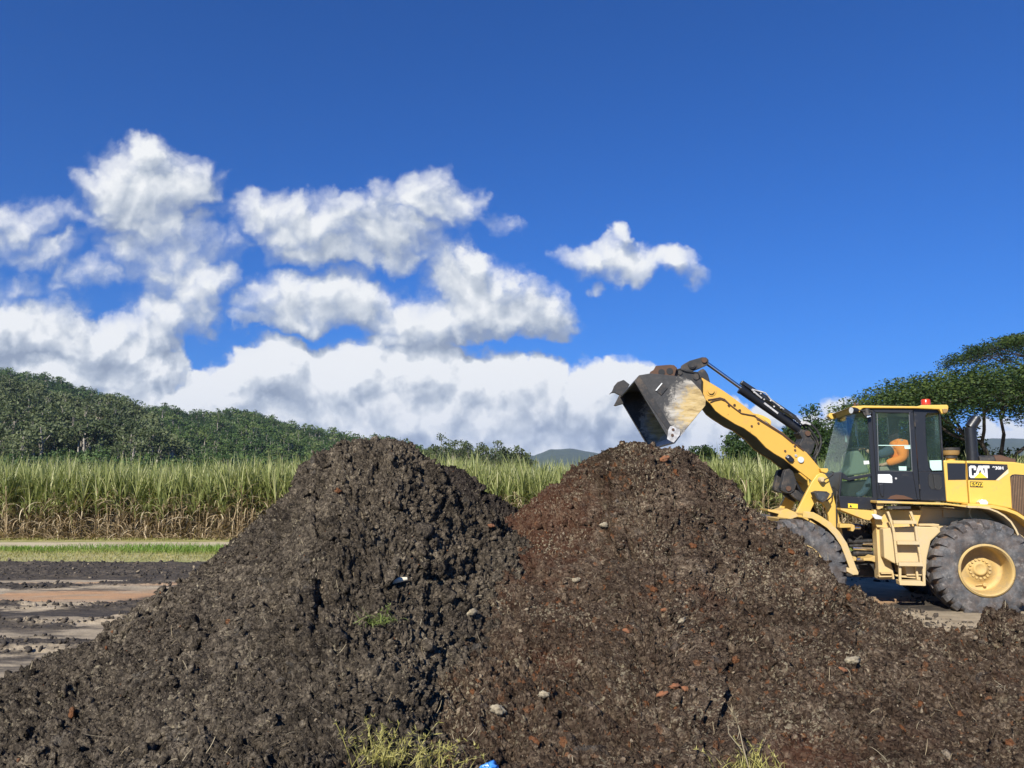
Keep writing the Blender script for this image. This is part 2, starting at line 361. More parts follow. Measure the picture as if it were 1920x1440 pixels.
def heap_mesh(name, H, px0, px1, nc, nr, mat, seed, others, yt=3.3, z0=0.16, near=3.6, far_pad=2.2, clods=9000, stray=0.3):
    a = np.linspace((px0 - 960) / F * 1.02, (px1 - 960) / F * 1.02, nc)
    v = np.linspace(0, 1, nr) ** 1.2
    Yc = np.interp(a, H[0], H[1]); Ye = Yc + far_pad + np.interp(a, H[0], H[3])
    Yg = near + (Ye[None] - near) * v[:, None]; Xg = a[None] * Yg
    h = heap_h(Xg, Yg, H, yt, z0)
    gy = np.gradient(h, axis=0) / np.gradient(Yg, axis=0); gx = np.gradient(h, axis=1) / np.gradient(Xg, axis=1)
    gx = np.clip(gx, -1.2, 1.2); gy = np.clip(gy, -1.2, 1.2)
    S = np.cumsum(np.sqrt(1 + gy ** 2) * np.gradient(Yg, axis=0), axis=0)
    r = rough(Xg * np.sqrt(1 + 0.4 * gx ** 2), S, h, seed)
    nn = 1 / np.sqrt(1 + gx ** 2 + gy ** 2)
    Px = Xg - gx * nn * r; Py = Yg - gy * nn * r; z = h + nn * r
    oth = np.full_like(h, -9.0)
    for (Ho, yo, zo) in others: oth = np.maximum(oth, heap_h(Xg, Yg, Ho, yo, zo))
    keep = (h > oth - 0.22) & (z > -0.12)
    Fq = grid_faces(nr, nc); kf = keep.ravel()[Fq].any(1); Fq = Fq[kf]
    V = np.stack([Px, Py, z], 2).reshape(-1, 3)
    show = ((h > oth - 0.03) & (z > 0.0) & (Yg < Yc[None] + 0.45)).ravel()
    cand = V[show]
    SURF.append(V[(h > oth).ravel()][::1])
    used = np.unique(Fq); remap = np.full(len(V), -1); remap[used] = np.arange(len(used)); V = V[used]; Fq = remap[Fq]
    tint = 0.5 + 0.5 * fbm(V[:, 0] * 9, V[:, 1] * 9, 3, seed + 300)
    A = Acc(); A.add(V, Fq, tint=tint, stray=0.0)
    rng = np.random.default_rng(seed)                      # loose clods that lie on the surface
    def ico(k):
        q = bmesh.new(); bmesh.ops.create_icosphere(q, subdivisions=k, radius=1)
        v_ = np.array([p.co[:] for p in q.verts]); f_ = np.array([[p.index for p in g.verts] for g in q.faces]); q.free(); return v_, f_
    i1, i2 = ico(1), ico(2)
    for (count, smin, smax, (tv, tf)) in ((clods * 3, 0.004, 0.012, i1), (clods // 3, 0.012, 0.026, i1), (clods // 14, 0.026, 0.045, i2), (clods // 90, 0.045, 0.075, i2)):
        base = cand[rng.integers(0, len(cand), count)]; n = count
        sc = (smin + (smax - smin) * rng.uniform(0, 1, n) ** 1.8) * (base[:, 1] / 8) ** 0.5
        qm, _ = np.linalg.qr(rng.normal(size=(n, 3, 3))); nv = len(tv)
        defo = 1 + 0.30 * rng.normal(size=(n, nv)).clip(-1.7, 1.7)
        P_ = tv[None] * defo[:, :, None] * rng.uniform(0.45, 1.2, (n, 1, 3))
        P_ = np.einsum('nvi,nij->nvj', P_, qm) * sc[:, None, None]
        P_ += (base + np.stack([0 * sc, 0 * sc, sc * 0.12], 1))[:, None]
        A.add(P_.reshape(-1, 3), (tf[None] + (np.arange(n) * nv)[:, None, None]).reshape(-1, 3), tint=np.repeat(rng.uniform(0, 1.15, n), nv), stray=np.repeat(np.where(rng.uniform(0, 1, n) < .022 * stray, .82, np.where(rng.uniform(0, 1, n) < (.035 if smax < .03 else .006) * stray, 1.86, 0.0)), nv))
    # bits of straw and root stuck in the soil
    n = clods // 14; base = cand[rng.integers(0, len(cand), n)]
    Vb, Fb = blades(base + (0, 0, 0.004), rng.uniform(0, 6.28, n), rng.uniform(-.5, 1.1, n), rng.uniform(.03, .13, n), rng.uniform(-1, 1.5, n), np.full(n, .0045), 3, rng.uniform(-1, 1, n), taper=.3)
    A.add(Vb, Fb, 1, tint=np.repeat(rng.uniform(.3, 1, n), 8), stray=0.0)
    return A.build(name, [mat, straw_m], smooth=False)
straw_m = leaf_mat('straw', [(0, (.10, .075, .04)), (.6, (.28, .22, .13)), (1, (.42, .36, .24))], 0.1)
soil_dark = soil_mat('dark_mill_mud', [(0.030, 0.025, 0.020), (0.086, 0.070, 0.052), (0.165, 0.134, 0.098), (0.33, 0.275, 0.195)], 0.0, 0.35, 2.0)
soil_brown = soil_mat('brown_mill_mud', [(0.030, 0.020, 0.014), (0.084, 0.057, 0.039), (0.160, 0.117, 0.080), (0.35, 0.27, 0.185)], 0.9, 0.9, 5.0)
soil_black = soil_mat('black_mill_mud', [(0.018, 0.015, 0.014), (0.040, 0.033, 0.028), (0.08, 0.065, 0.052), (.16, .13, .1)], 0.0, 0.15, 9.0)
o = heap_mesh('soil_heap', HL, -330, 1400, 1150, 620, soil_dark, 11, [(HR, 3.3, 0.16)], clods=14000)
tag(o, 'dark grey-brown heap of crumbly soil on the left with a broad lumpy top', 'soil heap', 'heaps of mill mud')
o = heap_mesh('soil_heap', HR, 560, 2440, 1240, 640, soil_brown, 23, [(HL, 3.3, 0.16)], clods=15000, stray=1.0)
tag(o, 'reddish brown pointed soil heap directly under the loader bucket', 'soil heap', 'heaps of mill mud')
o = heap_mesh('soil_heap', HB, 720, 1080, 300, 160, soil_black, 37, [], 8.6, 0.0, near=9.4, clods=2500)
tag(o, 'small blackish soil heap peeking out behind the right shoulder of the dark left heap', 'soil heap', 'heaps of mill mud')

# ================================================================ ground
def yard_mask(X, Y):
    """rough: 0 smooth .. 1 clods; dark: mud colour; orange: clay"""
    Yw = Y + 0.6 * fbm(X * 0.3, Y * 0.4, 3, 401) + 0.35 * fbm(X * 1.3, Y * 1.6, 4, 403) + 0.06 * X * 0.2
    def band(lo, hi, s=0.25): return 1 / (1 + np.exp(-(Yw - lo) / (s * 0.35))) * (1 / (1 + np.exp((Yw - hi) / (s * 0.35))))
    left = X < 2.2
    rough_ = np.maximum.reduce([band(15.7, 18.7), 0.6 * band(14.2, 15.2), 0.9 * band(12.2, 12.7), .9 * band(10.7, 11.3), 0.95 * band(8.9, 9.5), 0.5 * band(7.0, 7.7)])
    dark = np.maximum.reduce([band(15.4, 18.7), 0.5 * band(14.2, 15.3), 0.6 * band(12.15, 12.8), 0.5 * band(10.6, 11.4), 0.5 * band(8.8, 9.6), 0.45 * band(7.0, 7.8)])
    ds = band(11.4, 12.2) * (X > -8.2 + 0.5 * vnoise(Y * 2, X * 0, 5)); dark = np.maximum(dark, 0.95 * ds)
    orange = np.maximum(band(12.8, 13.9, .15) * ((X < -4.6) & (X > -8.9)), 0.7 * band(14.35, 14.75, .1) * (vnoise(X * 0.8, Y * 0.2, 77) > 0.45))
    orange = orange * np.clip(0.75 + 1.1 * fbm(X * 1.5, Y * 5, 4, 455), 0, 1)
    g = np.clip(fbm(X * 0.7, Y * 2.4, 4, 431) * 1.5 + 0.0, -0.45, 0.45)
    rough_ = np.clip(rough_ + 0.7 * g * (rough_ > 0.1), 0, 1); dark = np.clip(dark + g, 0, 1)
    r_side = np.clip((X - 2.2) / 1.0, 0, 1)
    near = np.clip((19.4 - Y + .8 * fbm(X * .8, Y * 0, 3, 499)) / 0.6, 0, 1)
    # around the loader: pale packed clay, clods, churned
    rr = np.clip(vnoise(X * 0.9, Y * 1.6, 450) * 1.6 - 0.55, 0, 1); dd = np.clip(vnoise(X * 0.6 + 3, Y * 1.3, 451) * 2 - 0.75, 0, 0.9)
    rough_ = rough_ * (1 - r_side) + rr * r_side; dark = dark * (1 - r_side) + dd * r_side
    oo = np.clip(vnoise(X * 0.5 + 8, Y * 1.1, 452) * 2.6 - 1.3, 0, 1) * 0.8
    orange = orange * (1 - r_side) + oo * r_side
    return rough_ * near, dark * near, orange * near
def yard_z(X, Y, r):
    base = 0.03 + 0.02 * fbm(X * 0.5, Y * 0.5, 2, 460)
    wx = X + 0.10 * fbm(X * 3, Y * 3, 3, 5); wy = Y + 0.05 * fbm(X * 3 + 9, Y * 3, 3, 6)
    l = 0.10 * lumps(wx * 2.0, wy * 3.6, 470) + 0.15 * lumps(wx * 5, wy * 8, 474) * (0.3 + 0.9 * vnoise(X * 1.5, Y * 2, 475)) + 0.10 * lumps(wx * 11, wy * 14, 476) + 0.05 * lumps(wx * 24, wy * 28, 477) + 0.05 * fbm(X * 14, Y * 18, 4, 478, .7)
    rut = 0.035 * np.sin(Y * 11 + 1.5 * fbm(X * 0.4, Y * 0.4, 2, 479)) * np.clip(vnoise(X * 0.3, Y * 1.1, 481) * 2 - .6, 0, 1)   # wheel ruts run across the yard
    return base + r * (l * 0.34 + rut * .6) + 0.006 * fbm(X * 8, Y * 20, 3, 480)
na, ny = 1700, 520
a = np.linspace(-1.0, 1.25, na); Yv = 4.6 + (20.2 - 4.6) * np.linspace(0, 1, ny) ** 1.35
Yg = np.repeat(Yv[:, None], na, 1); Xg = a[None] * Yg
r_, dk, og = yard_mask(Xg, Yg)
zg = yard_z(Xg, Yg, r_)
m, T, b, out = new_mat('yard_mud')
co = objco(T)
n = T.noise(co, 3.0, 5, 0.65); n2 = T.noise(T.vm('MULTIPLY', co, (0.5, 2.2, 1)), 6.0, 4, 0.7)
dkn = T.math('ADD', attr(T, 'dark'), T.math('MULTIPLY_ADD', n2, 0.7, -0.35), clamp=True)
pale = T.ramp(n, [(0.25, (0.25, 0.20, 0.13)), (0.55, (0.40, 0.325, 0.22)), (0.8, (0.50, 0.41, 0.29))])
c = T.mix(T.math('MULTIPLY', attr(T, 'orange'), 0.85), pale, (0.52, 0.285, 0.135, 1))
drk = T.ramp(n2, [(0.3, (0.034, 0.030, 0.026)), (0.55, (0.070, 0.058, 0.045)), (0.75, (0.15, 0.118, 0.085))])
c = T.mix(T.math('MULTIPLY', T.smooth(T.noise(T.vm('MULTIPLY', co, (0.35, 3.0, 1)), 3.0, 6, 0.75), 0.45, 0.7), 0.55), c, (0.16, 0.125, 0.09, 1))
c = T.mix(T.smooth(dkn, 0.22, 0.62), c, drk)
T.l.new(c, b.inputs['Base Color']); b.inputs['Roughness'].default_value = 0.85; b.inputs['Specular IOR Level'].default_value = 0.25
bump(T, b, T.noise(co, 40.0, 5, 0.75), 0.7, 0.02)
mud = m
A = Acc(); A.add(np.stack([Xg, Yg, zg], 2).reshape(-1, 3), grid_faces(ny, na), dark=dk.ravel(), orange=og.ravel())
rng = np.random.default_rng(77); flat = np.where((r_.ravel() > .35) & (np.abs(Xg.ravel()) < 13))[0]; pick = flat[rng.integers(0, len(flat), 11000)]   # broken clods thrown up by the wheels
q_ = bmesh.new(); bmesh.ops.create_icosphere(q_, subdivisions=1, radius=1); tv = np.array([v.co[:] for v in q_.verts]); tf = np.array([[v.index for v in f_.verts] for f_ in q_.faces]); q_.free()
n = len(pick); sc = 0.010 + 0.038 * rng.uniform(0, 1, n) ** 3; qm, _ = np.linalg.qr(rng.normal(size=(n, 3, 3)))
P_ = tv[None] * (1 + .3 * rng.normal(size=(n, len(tv))).clip(-1.7, 1.7))[:, :, None] * rng.uniform(.4, 1.2, (n, 1, 3)); P_ = np.einsum('nvi,nij->nvj', P_, qm) * sc[:, None, None]
P_ += np.stack([Xg.ravel()[pick], Yg.ravel()[pick], zg.ravel()[pick] + sc * .3], 1)[:, None]
A.add(P_.reshape(-1, 3), (tf[None] + (np.arange(n) * len(tv))[:, None, None]).reshape(-1, 3), dark=np.repeat(np.clip(.75 + rng.normal(0, .2, n), 0.3, 1), len(tv)), orange=0.0)
o = A.build('yard', [mud])
tag(o, kind='structure')
# wide plain under everything
m, T, b, out = new_mat('plain_soil')
co = objco(T)
c = T.ramp(T.noise(co, 0.35, 5, 0.65), [(0.3, (0.17, 0.125, 0.07)), (0.5, (0.26, 0.21, 0.115)), (0.7, (0.15, 0.155, 0.055))])
T.l.new(c, b.inputs['Base Color']); b.inputs['Roughness'].default_value = 0.95
xs = np.array([-9000, -2000, -400, -60, -20, 0, 20, 60, 400, 2000, 9000.]); ys = np.array([-3000, -300, -20, 0, 10, 20, 40, 100, 400, 2000, 9000.])
gx, gy = np.meshgrid(xs, ys)
o = mesh_np('ground', np.stack([gx, gy, np.full_like(gx, -0.03)], 2).reshape(-1, 3), [grid_faces(len(ys), len(xs))], m)
tag(o, kind='structure')
def strip(name, y0, y1, amp, z, mat, seed):
    xs = np.linspace(-60, 60, 600); n = 7
    t = np.linspace(0, 1, n)[:, None]
    lo = y0 + amp * fbm(xs * 0.5, xs * 0, 3, seed); hi = y1 + amp * fbm(xs * 0.5, xs * 0 + 5, 3, seed + 7)
    Y_ = lo[None] * (1 - t) + hi[None] * t
    o = mesh_np(name, np.stack([np.repeat(xs[None], n, 0), Y_, np.full_like(Y_, z)], 2).reshape(-1, 3), [grid_faces(n, 600)], mat)
    return tag(o, kind='structure')
m, T, b, out = new_mat('track_dirt')
co = objco(T); nn = T.noise(T.vm('MULTIPLY', co, (0.3, 1.5, 1)), 2.0, 5, 0.7)
c = T.ramp(nn, [(0.3, (0.38, 0.31, 0.18)), (0.5, (0.52, 0.44, 0.29)), (0.75, (0.60, 0.52, 0.37))])
T.l.new(c, b.inputs['Base Color']); b.inputs['Roughness'].default_value = 0.95; bump(T, b, T.noise(co, 15, 4, .7), .6, .03)
strip('dirt_track', 22.4, 25.3, 0.35, 0.012, m, 501)
m, T, b, out = new_mat('verge_soil')
co = objco(T); nn = T.noise(co, 1.6, 5, 0.7)
c = T.ramp(nn, [(0.3, (0.20, 0.22, 0.06)), (0.5, (0.34, 0.32, 0.12)), (0.72, (0.42, 0.36, 0.19))])
T.l.new(c, b.inputs['Base Color']); b.inputs['Roughness'].default_value = 0.95
strip('grass_verge', 18.8, 22.5, 0.3, 0.045, m, 520)
strip('cane_headland', 25.2, 26.3, 0.15, 0.016, m, 540)

# short grass on the verge (stuff)
rng = np.random.default_rng(5)
grass_m = leaf_mat('verge_grass', [(0.0, (0.40, 0.34, 0.14)), (0.35, (0.30, 0.31, 0.09)), (0.7, (0.19, 0.27, 0.05)), (1.0, (0.17, 0.30, 0.05))], 0.25)
N = 60000
x = rng.uniform(-22, 14, N); y = np.concatenate([rng.uniform(19.0, 22.6, N * 5 // 6), rng.uniform(25.3, 26.2, N - N * 5 // 6)])
pn = vnoise(x * 0.5, y * 1.2, 610)
lush = np.clip((y - 20.9 + 0.7 * fbm(x * 0.25, y * 0, 2, 611)) / 0.8, 0, 1) * (y < 23)
keep = rng.uniform(0, 1, N) < np.where(y > 23, 0.8 * pn, 0.35 + 0.65 * lush); x, y, pn, lush = x[keep], y[keep], pn[keep], lush[keep]; N = len(x)
V, Fq = blades(np.stack([x, y, np.full(N, 0.04)], 1), rng.uniform(0, 6.28, N), rng.uniform(0.7, 1.5, N), (0.06 + 0.16 * lush * pn + 0.05 * rng.uniform(0, 1, N)), rng.uniform(0.2, 1.4, N), np.full(N, 0.016), 3, rng.uniform(-1, 1, N))
tn = np.clip(0.1 + 0.75 * lush * (0.6 + 0.6 * pn) + 0.2 * rng.uniform(-1, 1, N) + 0.15 * (y > 23), 0, 1)
A = Acc(); A.add(V, Fq, tint=np.repeat(tn, 8)); o = A.build('grass', [grass_m]); tag(o, kind='stuff')

# ================================================================ sugar cane (stuff)
cane_green = leaf_mat('cane_leaf', [(0.0, (0.085, 0.110, 0.030)), (0.4, (0.20, 0.235, 0.072)), (0.75, (0.36, 0.385, 0.145)), (1.0, (0.56, 0.54, 0.29))], 0.30, 0.42)
cane_dry = leaf_mat('cane_trash', [(0.0, (0.09, 0.058, 0.032)), (0.4, (0.25, 0.18, 0.10)), (0.8, (0.45, 0.35, 0.21)), (1.0, (0.58, 0.48, 0.32))], 0.15, 0.7)
rows = np.arange(26.3, 34.5, 0.75)
bx, by = [], []
for i, ry in enumerate(rows):
    n = int(62 * (13 if i < 4 else 8)); bx.append(rng.uniform(-30, 32, n)); by.append(ry + rng.normal(0, 0.16, n))
bx = np.concatenate(bx); by = np.concatenate(by); NS = len(bx)
hs = rng.normal(1.58, 0.19, NS) + 0.30 * fbm(bx * 0.35, by * 0.35, 3, 700) + 0.02 * (by - 26)
lean = rng.normal(0, 0.10, NS); leanaz = rng.uniform(0, 6.28, NS); wild = rng.uniform(0, 1, NS) < 0.11; lean[wild] = rng.uniform(0.2, 0.7, wild.sum())
base = np.stack([bx, by, np.zeros(NS)], 1)
A = Acc()
V, Fq = blades(base, leanaz, math.pi / 2 - np.abs(lean), hs, rng.normal(0, 0.08, NS), np.full(NS, 0.034), 4, rng.uniform(-1.5, 1.5, NS), taper=0.25)
A.add(V, Fq, 1, tint=np.repeat(np.clip(rng.normal(0.42, 0.2, NS), 0, 1), 10))
def cane_leaves(per, zlo, zhi, elr, Lr, dr, w, mi, tm, ts, sel=None):
    idx = np.repeat(np.arange(NS) if sel is None else sel, per); n = len(idx); f = rng.uniform(zlo, zhi, n)
    zz = f * hs[idx]; ln = np.abs(lean[idx])
    P_ = np.stack([bx[idx] + np.cos(leanaz[idx]) * np.sin(ln) * zz, by[idx] + np.sin(leanaz[idx]) * np.sin(ln) * zz, zz * np.cos(ln)], 1)
    V, Fq = blades(P_, rng.uniform(0, 6.28, n), rng.uniform(*elr, n), rng.uniform(*Lr, n), rng.uniform(*dr, n) ** 1.0, rng.uniform(*w, n), 6, rng.uniform(-0.9, 0.9, n))
    tv = np.clip(rng.normal(tm, ts, n) + 0.25 * (f - (zlo + zhi) / 2), 0, 1)
    A.add(V, Fq, mi, tint=np.repeat(tv, 14))
cane_leaves(7, 0.72, 1.02, (1.05, 1.5), (0.75, 1.15), (0.1, 1.5), (0.026, 0.050), 0, 0.52, 0.26)
cane_leaves(3, 0.95, 1.03, (1.25, 1.55), (0.8, 1.15), (0.0, 0.5), (0.022, 0.04), 0, 0.72, 0.18)
cane_leaves(3, 0.45, 0.8, (0.8, 1.4), (0.8, 1.2), (1.2, 3.0), (0.024, 0.042), 0, 0.42, 0.2)
front = np.where(by < 29.5)[0]
cane_leaves(7, 0.15, 0.88, (0.2, 1.4), (0.5, 1.0), (1.2, 3.4), (0.018, 0.042), 1, 0.74, 0.26, front)
cane_leaves(2, 0.02, 0.35, (-0.3, 1.2), (0.4, 0.9), (0.3, 2.2), (0.018, 0.04), 1, 0.55, 0.28, front)
# fallen trash along the foot of the field
n = 5200; P_ = np.stack([rng.uniform(-30, 30, n), 26.1 + np.abs(rng.normal(0, 0.45, n)), rng.uniform(0.0, 0.12, n)], 1)
V, Fq = blades(P_, rng.uniform(0, 6.28, n), rng.uniform(-0.05, 0.8, n), rng.uniform(0.3, 0.9, n), rng.uniform(0, 1.2, n), rng.uniform(0.02, 0.045, n), 4, rng.uniform(-1, 1, n))
A.add(V, Fq, 1, tint=np.repeat(np.clip(rng.normal(0.7, 0.2, n), 0, 1), 10))
o = A.build('sugar_cane', [cane_green, cane_dry]); tag(o, 'tall green sugar cane crop with dry tan leaves at its foot, behind the heaps', 'crop', kind='stuff')

# ================================================================ trees
def rand_rot(n, rng):
    q = rng.normal(size=(n, 4)); q /= np.linalg.norm(q, axis=1)[:, None]; w, x, y, z = q.T
    return np.stack([1 - 2 * (y * y + z * z), 2 * (x * y - z * w), 2 * (x * z + y * w), 2 * (x * y + z * w), 1 - 2 * (x * x + z * z), 2 * (y * z - x * w),
                     2 * (x * z - y * w), 2 * (y * z + x * w), 1 - 2 * (x * x + y * y)], 1).reshape(n, 3, 3)
def leaf_quads(C_, size, rng, flat=0.0, asp=0.6):
    """small folded leaf sprays at the centres C_"""
    n = len(C_); Rm = rand_rot(n, rng)
    if flat:
        Rm[:, 2, :] *= (1 - flat)
    q = np.array([(-1, -asp, 0), (1, -asp * 0.6, 0), (0.8, asp, 0), (-0.7, asp * 0.8, 0)]) * 0.5
    V = np.einsum('nij,kj->nki', Rm, q) * size[:, None, None] + C_[:, None]
    f = np.arange(n * 4).reshape(n, 4); return V.reshape(-1, 3), f
def tube_np(pts, rad, seg=6):
    pts = np.asarray(pts, float); n = len(pts); d = np.gradient(pts, axis=0); d /= np.linalg.norm(d, axis=1)[:, None] + 1e-9
    up = np.where(np.abs(d[:, 2:3]) > 0.9, np.array([[1, 0, 0.]]), np.array([[0, 0, 1.]]))
    u = np.cross(d, up); u /= np.linalg.norm(u, axis=1)[:, None] + 1e-9; v = np.cross(d, u)
    t = np.linspace(0, 2 * math.pi, seg, endpoint=False)
    V = pts[:, None] + (u[:, None] * np.cos(t)[None, :, None] + v[:, None] * np.sin(t)[None, :, None]) * np.asarray(rad)[:, None, None]
    i = np.arange(n - 1)[:, None] * seg + np.arange(seg)[None]; j = np.arange(n - 1)[:, None] * seg + (np.arange(seg)[None] + 1) % seg
    return V.reshape(-1, 3), np.stack([i.ravel(), j.ravel(), (j + seg).ravel(), (i + seg).ravel()], 1)
bark_m, T, b, out = new_mat('bark')
c = T.ramp(T.noise(objco(T), 3, 4, .7), [(0.3, (0.030, 0.024, 0.018)), (0.7, (0.085, 0.068, 0.05))]); T.l.new(c, b.inputs['Base Color']); b.inputs['Roughness'].default_value = 0.9
pale_bark, T, b, out = new_mat('pale_bark')
c = T.ramp(T.noise(objco(T), 1.5, 3, .7), [(0.3, (0.20, 0.17, 0.13)), (0.7, (0.46, 0.42, 0.35))]); T.l.new(c, b.inputs['Base Color']); b.inputs['Roughness'].default_value = 0.8
leaf_dark = leaf_mat('dark_foliage', [(0.0, (0.017, 0.036, 0.010)), (0.5, (0.036, 0.070, 0.018)), (1.0, (0.085, 0.130, 0.030))], 0.2)
leaf_rain = leaf_mat('rain_tree_foliage', [(0.0, (0.014, 0.032, 0.008)), (0.5, (0.030, 0.058, 0.014)), (1.0, (0.10, 0.135, 0.028))], 0.2)
leaf_euc = leaf_mat('eucalypt_foliage', [(0.0, (0.045, 0.065, 0.026)), (0.5, (0.085, 0.110, 0.045)), (1.0, (0.15, 0.175, 0.075))], 0.2)
leaf_hill = leaf_mat('hill_foliage', [(0.0, (0.020, 0.044, 0.014)), (0.4, (0.045, 0.084, 0.024)), (0.75, (0.090, 0.145, 0.036)), (1.0, (0.16, 0.20, 0.065))], 0.15)

def crown_pts(rng, n_cl, per, rx, rz, spread, top_bias=0.3):
    """leaf centres in clumps over an uneven ellipsoid"""
    d = rng.normal(size=(n_cl, 3)); d /= np.linalg.norm(d, axis=1)[:, None]; d[:, 2] = d[:, 2] * (1 - top_bias) + top_bias * np.abs(d[:, 2])
    c = d * rng.uniform(0.45, 1.0, (n_cl, 1)) * np.array([rx, rx, rz])
    c *= (1 + 0.18 * rng.normal(size=(n_cl, 1)))
    L_ = np.repeat(c, per, 0) + rng.normal(size=(n_cl * per, 3)).clip(-1.8, 1.8) * spread * np.array([1, 1, 0.7])
    cid = np.repeat(np.arange(n_cl), per); return c, L_, cid
def tmpl(rng, kind):
    """template tree of unit-ish size: returns crown V,F,tint and trunk V,F"""
    if kind == 'euc':
        H_ = 1.0; c, L_, cid = crown_pts(rng, 15, 15, 0.24, 0.22, 0.048); L_ += (0, 0, 0.74); c = c + (0, 0, 0.74); sz = rng.uniform(0.03, 0.065, len(L_))
    elif kind == 'round':
        c, L_, cid = crown_pts(rng, 22, 18, 0.40, 0.34, 0.066); L_ += (0, 0, 0.55); c = c + (0, 0, .55); sz = rng.uniform(0.045, 0.09, len(L_))
    V, Fq = leaf_quads(L_, sz, rng)
    ti = np.repeat(np.clip(rng.uniform(0.1, 0.9, len(c))[cid] + rng.normal(0, 0.1, len(L_)), 0, 1), 4)
    TV, TF = [], []; n0 = 0
    p = np.array([[0, 0, 0], [0.01, 0, .3], [0.0, .01, .6], [0.02, 0, 0.85]]) + rng.normal(0, .012, (4, 3))
    v, f = tube_np(p, [0.024, 0.020, 0.016, 0.006], 4); TV.append(v); TF.append(f); n0 += len(v)
    for k in range(4):
        v, f = tube_np(np.array([p[1 + k % 2] * (0.7) + p[2] * .3, (p[2] + c[k]) / 2, c[k]]), [0.010, 0.007, 0.003], 3); TV.append(v); TF.append(f + n0); n0 += len(v)
    return V, Fq, ti, np.concatenate(TV), np.concatenate(TF)
TM = {k: [tmpl(np.random.default_rng(90 + i), k) for i in range(7)] for k in ('euc', 'round')}
def plant_many(A, X, Y, Z, Hh, kind, rng, tshift, mi_leaf, mi_trunk):
    for ti_ in range(7):
        sel = np.where(np.arange(len(X)) % 7 == ti_)[0]
        if not len(sel): continue
        V, Fq, ti, TV, TF = TM[kind][ti_]
        n = len(sel); ang = rng.uniform(0, 6.28, n); ca, sa = np.cos(ang), np.sin(ang)
        Rz = np.zeros((n, 3, 3)); Rz[:, 0, 0] = ca; Rz[:, 0, 1] = -sa; Rz[:, 1, 0] = sa; Rz[:, 1, 1] = ca; Rz[:, 2, 2] = 1
        Rz[:, 0] *= rng.uniform(0.85, 1.2, n)[:, None]
        B = np.stack([X[sel], Y[sel], Z[sel]], 1)
        for (v_, f_, mi, tt) in ((V, Fq, mi_leaf, ti), (TV, TF, mi_trunk, None)):
            P_ = np.einsum('nij,kj->nki', Rz, v_) * Hh[sel][:, None, None] + B[:, None]
            ff = (f_[None] + (np.arange(n) * len(v_))[:, None, None]).reshape(-1, 4)
            t_ = (np.clip(tt[None] * 0.7 + tshift[sel][:, None], 0, 1)).ravel() if tt is not None else 0.5
            A.add(P_.reshape(-1, 3), ff, mi, tint=t_)
# hills: crest line in the photograph gives direction and height at a chosen distance
def ridge(tab, Yc, lo_Y, treeh):
    P_ = [at(px, py, Yc) for px, py in tab]; return np.array([p[0] / p[1] for p in P_]), np.array([max(0, p[2] - treeh) for p in P_]), Yc, lo_Y
RB = ridge([(-900, 640), (-500, 668), (-200, 690), (0, 702), (20, 701), (66, 711), (116, 720), (167, 737), (213, 746), (240, 761), (266, 770), (310, 766), (350, 777), (393, 788), (420, 775), (443, 771), (480, 774), (507, 792),
            (567, 807), (617, 817), (640, 824), (720, 832), (800, 850), (900, 885), (1000, 905)], 640, 330, 9)
RA = ridge([(-700, 690), (-300, 705), (-100, 715), (0, 722), (66, 733), (110, 753), (200, 762), (250, 772), (277, 790), (300, 822), (317, 850), (360, 880), (430, 905)], 400, 210, 11)
def ridge_z(X, Y, Rg, s):
    a = X / Y; Zc = np.interp(a, Rg[0], Rg[1], right=0); t = np.clip((Y - Rg[3]) / (Rg[2] - Rg[3]), 0, 1)
    z = Zc * (1 - (1 - t) ** 1.25); back = np.clip(1 - (Y - Rg[2]) / (Rg[2] * 0.8), 0, 1) ; z = np.where(Y > Rg[2], Zc * back, z)
    return z + np.minimum(Zc * 0.12, 7) * fbm(X / 28, Y / 28, 3, s) * np.sin(t * math.pi) - 0.5
hill_soil, T, b, out = new_mat('hill_ground')
c = T.ramp(T.noise(objco(T), 0.05, 5, .7), [(0.3, (0.022, 0.038, 0.014)), (0.7, (0.055, 0.075, 0.028))]); T.l.new(c, b.inputs['Base Color']); b.inputs['Roughness'].default_value = 1
rng = np.random.default_rng(8)
for nm, Rg, s in (('hill', RB, 801), ('hill', RA, 802)):
    nc, nr = 220, 90; a = np.linspace(Rg[0][0], Rg[0][-1], nc); Yv = Rg[3] + (Rg[2] * 1.6 - Rg[3]) * np.linspace(0, 1, nr) ** 1.2
    Yg = np.repeat(Yv[:, None], nc, 1); Xg = a[None] * Yg; Zg = ridge_z(Xg, Yg, Rg, s)
    o = mesh_np(nm, np.stack([Xg, Yg, Zg], 2).reshape(-1, 3), [grid_faces(nr, nc)], hill_soil, smooth=True); tag(o, kind='structure')
def hill_trees(Rg, s, n, a0, a1, hh, kind_p, tsh):
    # even cover: area-weighted in Y, denser towards the crest
    Y_ = Rg[3] + (Rg[2] + 12 - Rg[3]) * rng.uniform(0, 1, n) ** 0.8; X_ = rng.uniform(a0, a1, n) * Y_
    Z_ = ridge_z(X_, Y_, Rg, s); ok = Z_ > 0.3; X_, Y_, Z_ = X_[ok], Y_[ok], Z_[ok]; m_ = len(X_)
    big = fbm(X_ / 60, Y_ / 60, 3, s + 9)
    h_ = hh * rng.uniform(0.65, 1.3, m_); k = rng.uniform(0, 1, m_) + 0.35 * big < kind_p
    ts = tsh + 0.25 * big + rng.normal(0, 0.17, m_)
    return X_, Y_, Z_ - 0.5, h_, k, ts
A = Acc()
X_, Y_, Z_, h_, k, ts = hill_trees(RB, 801, 4200, -0.75, 0.03, 10.5, 0.10, 0.12)
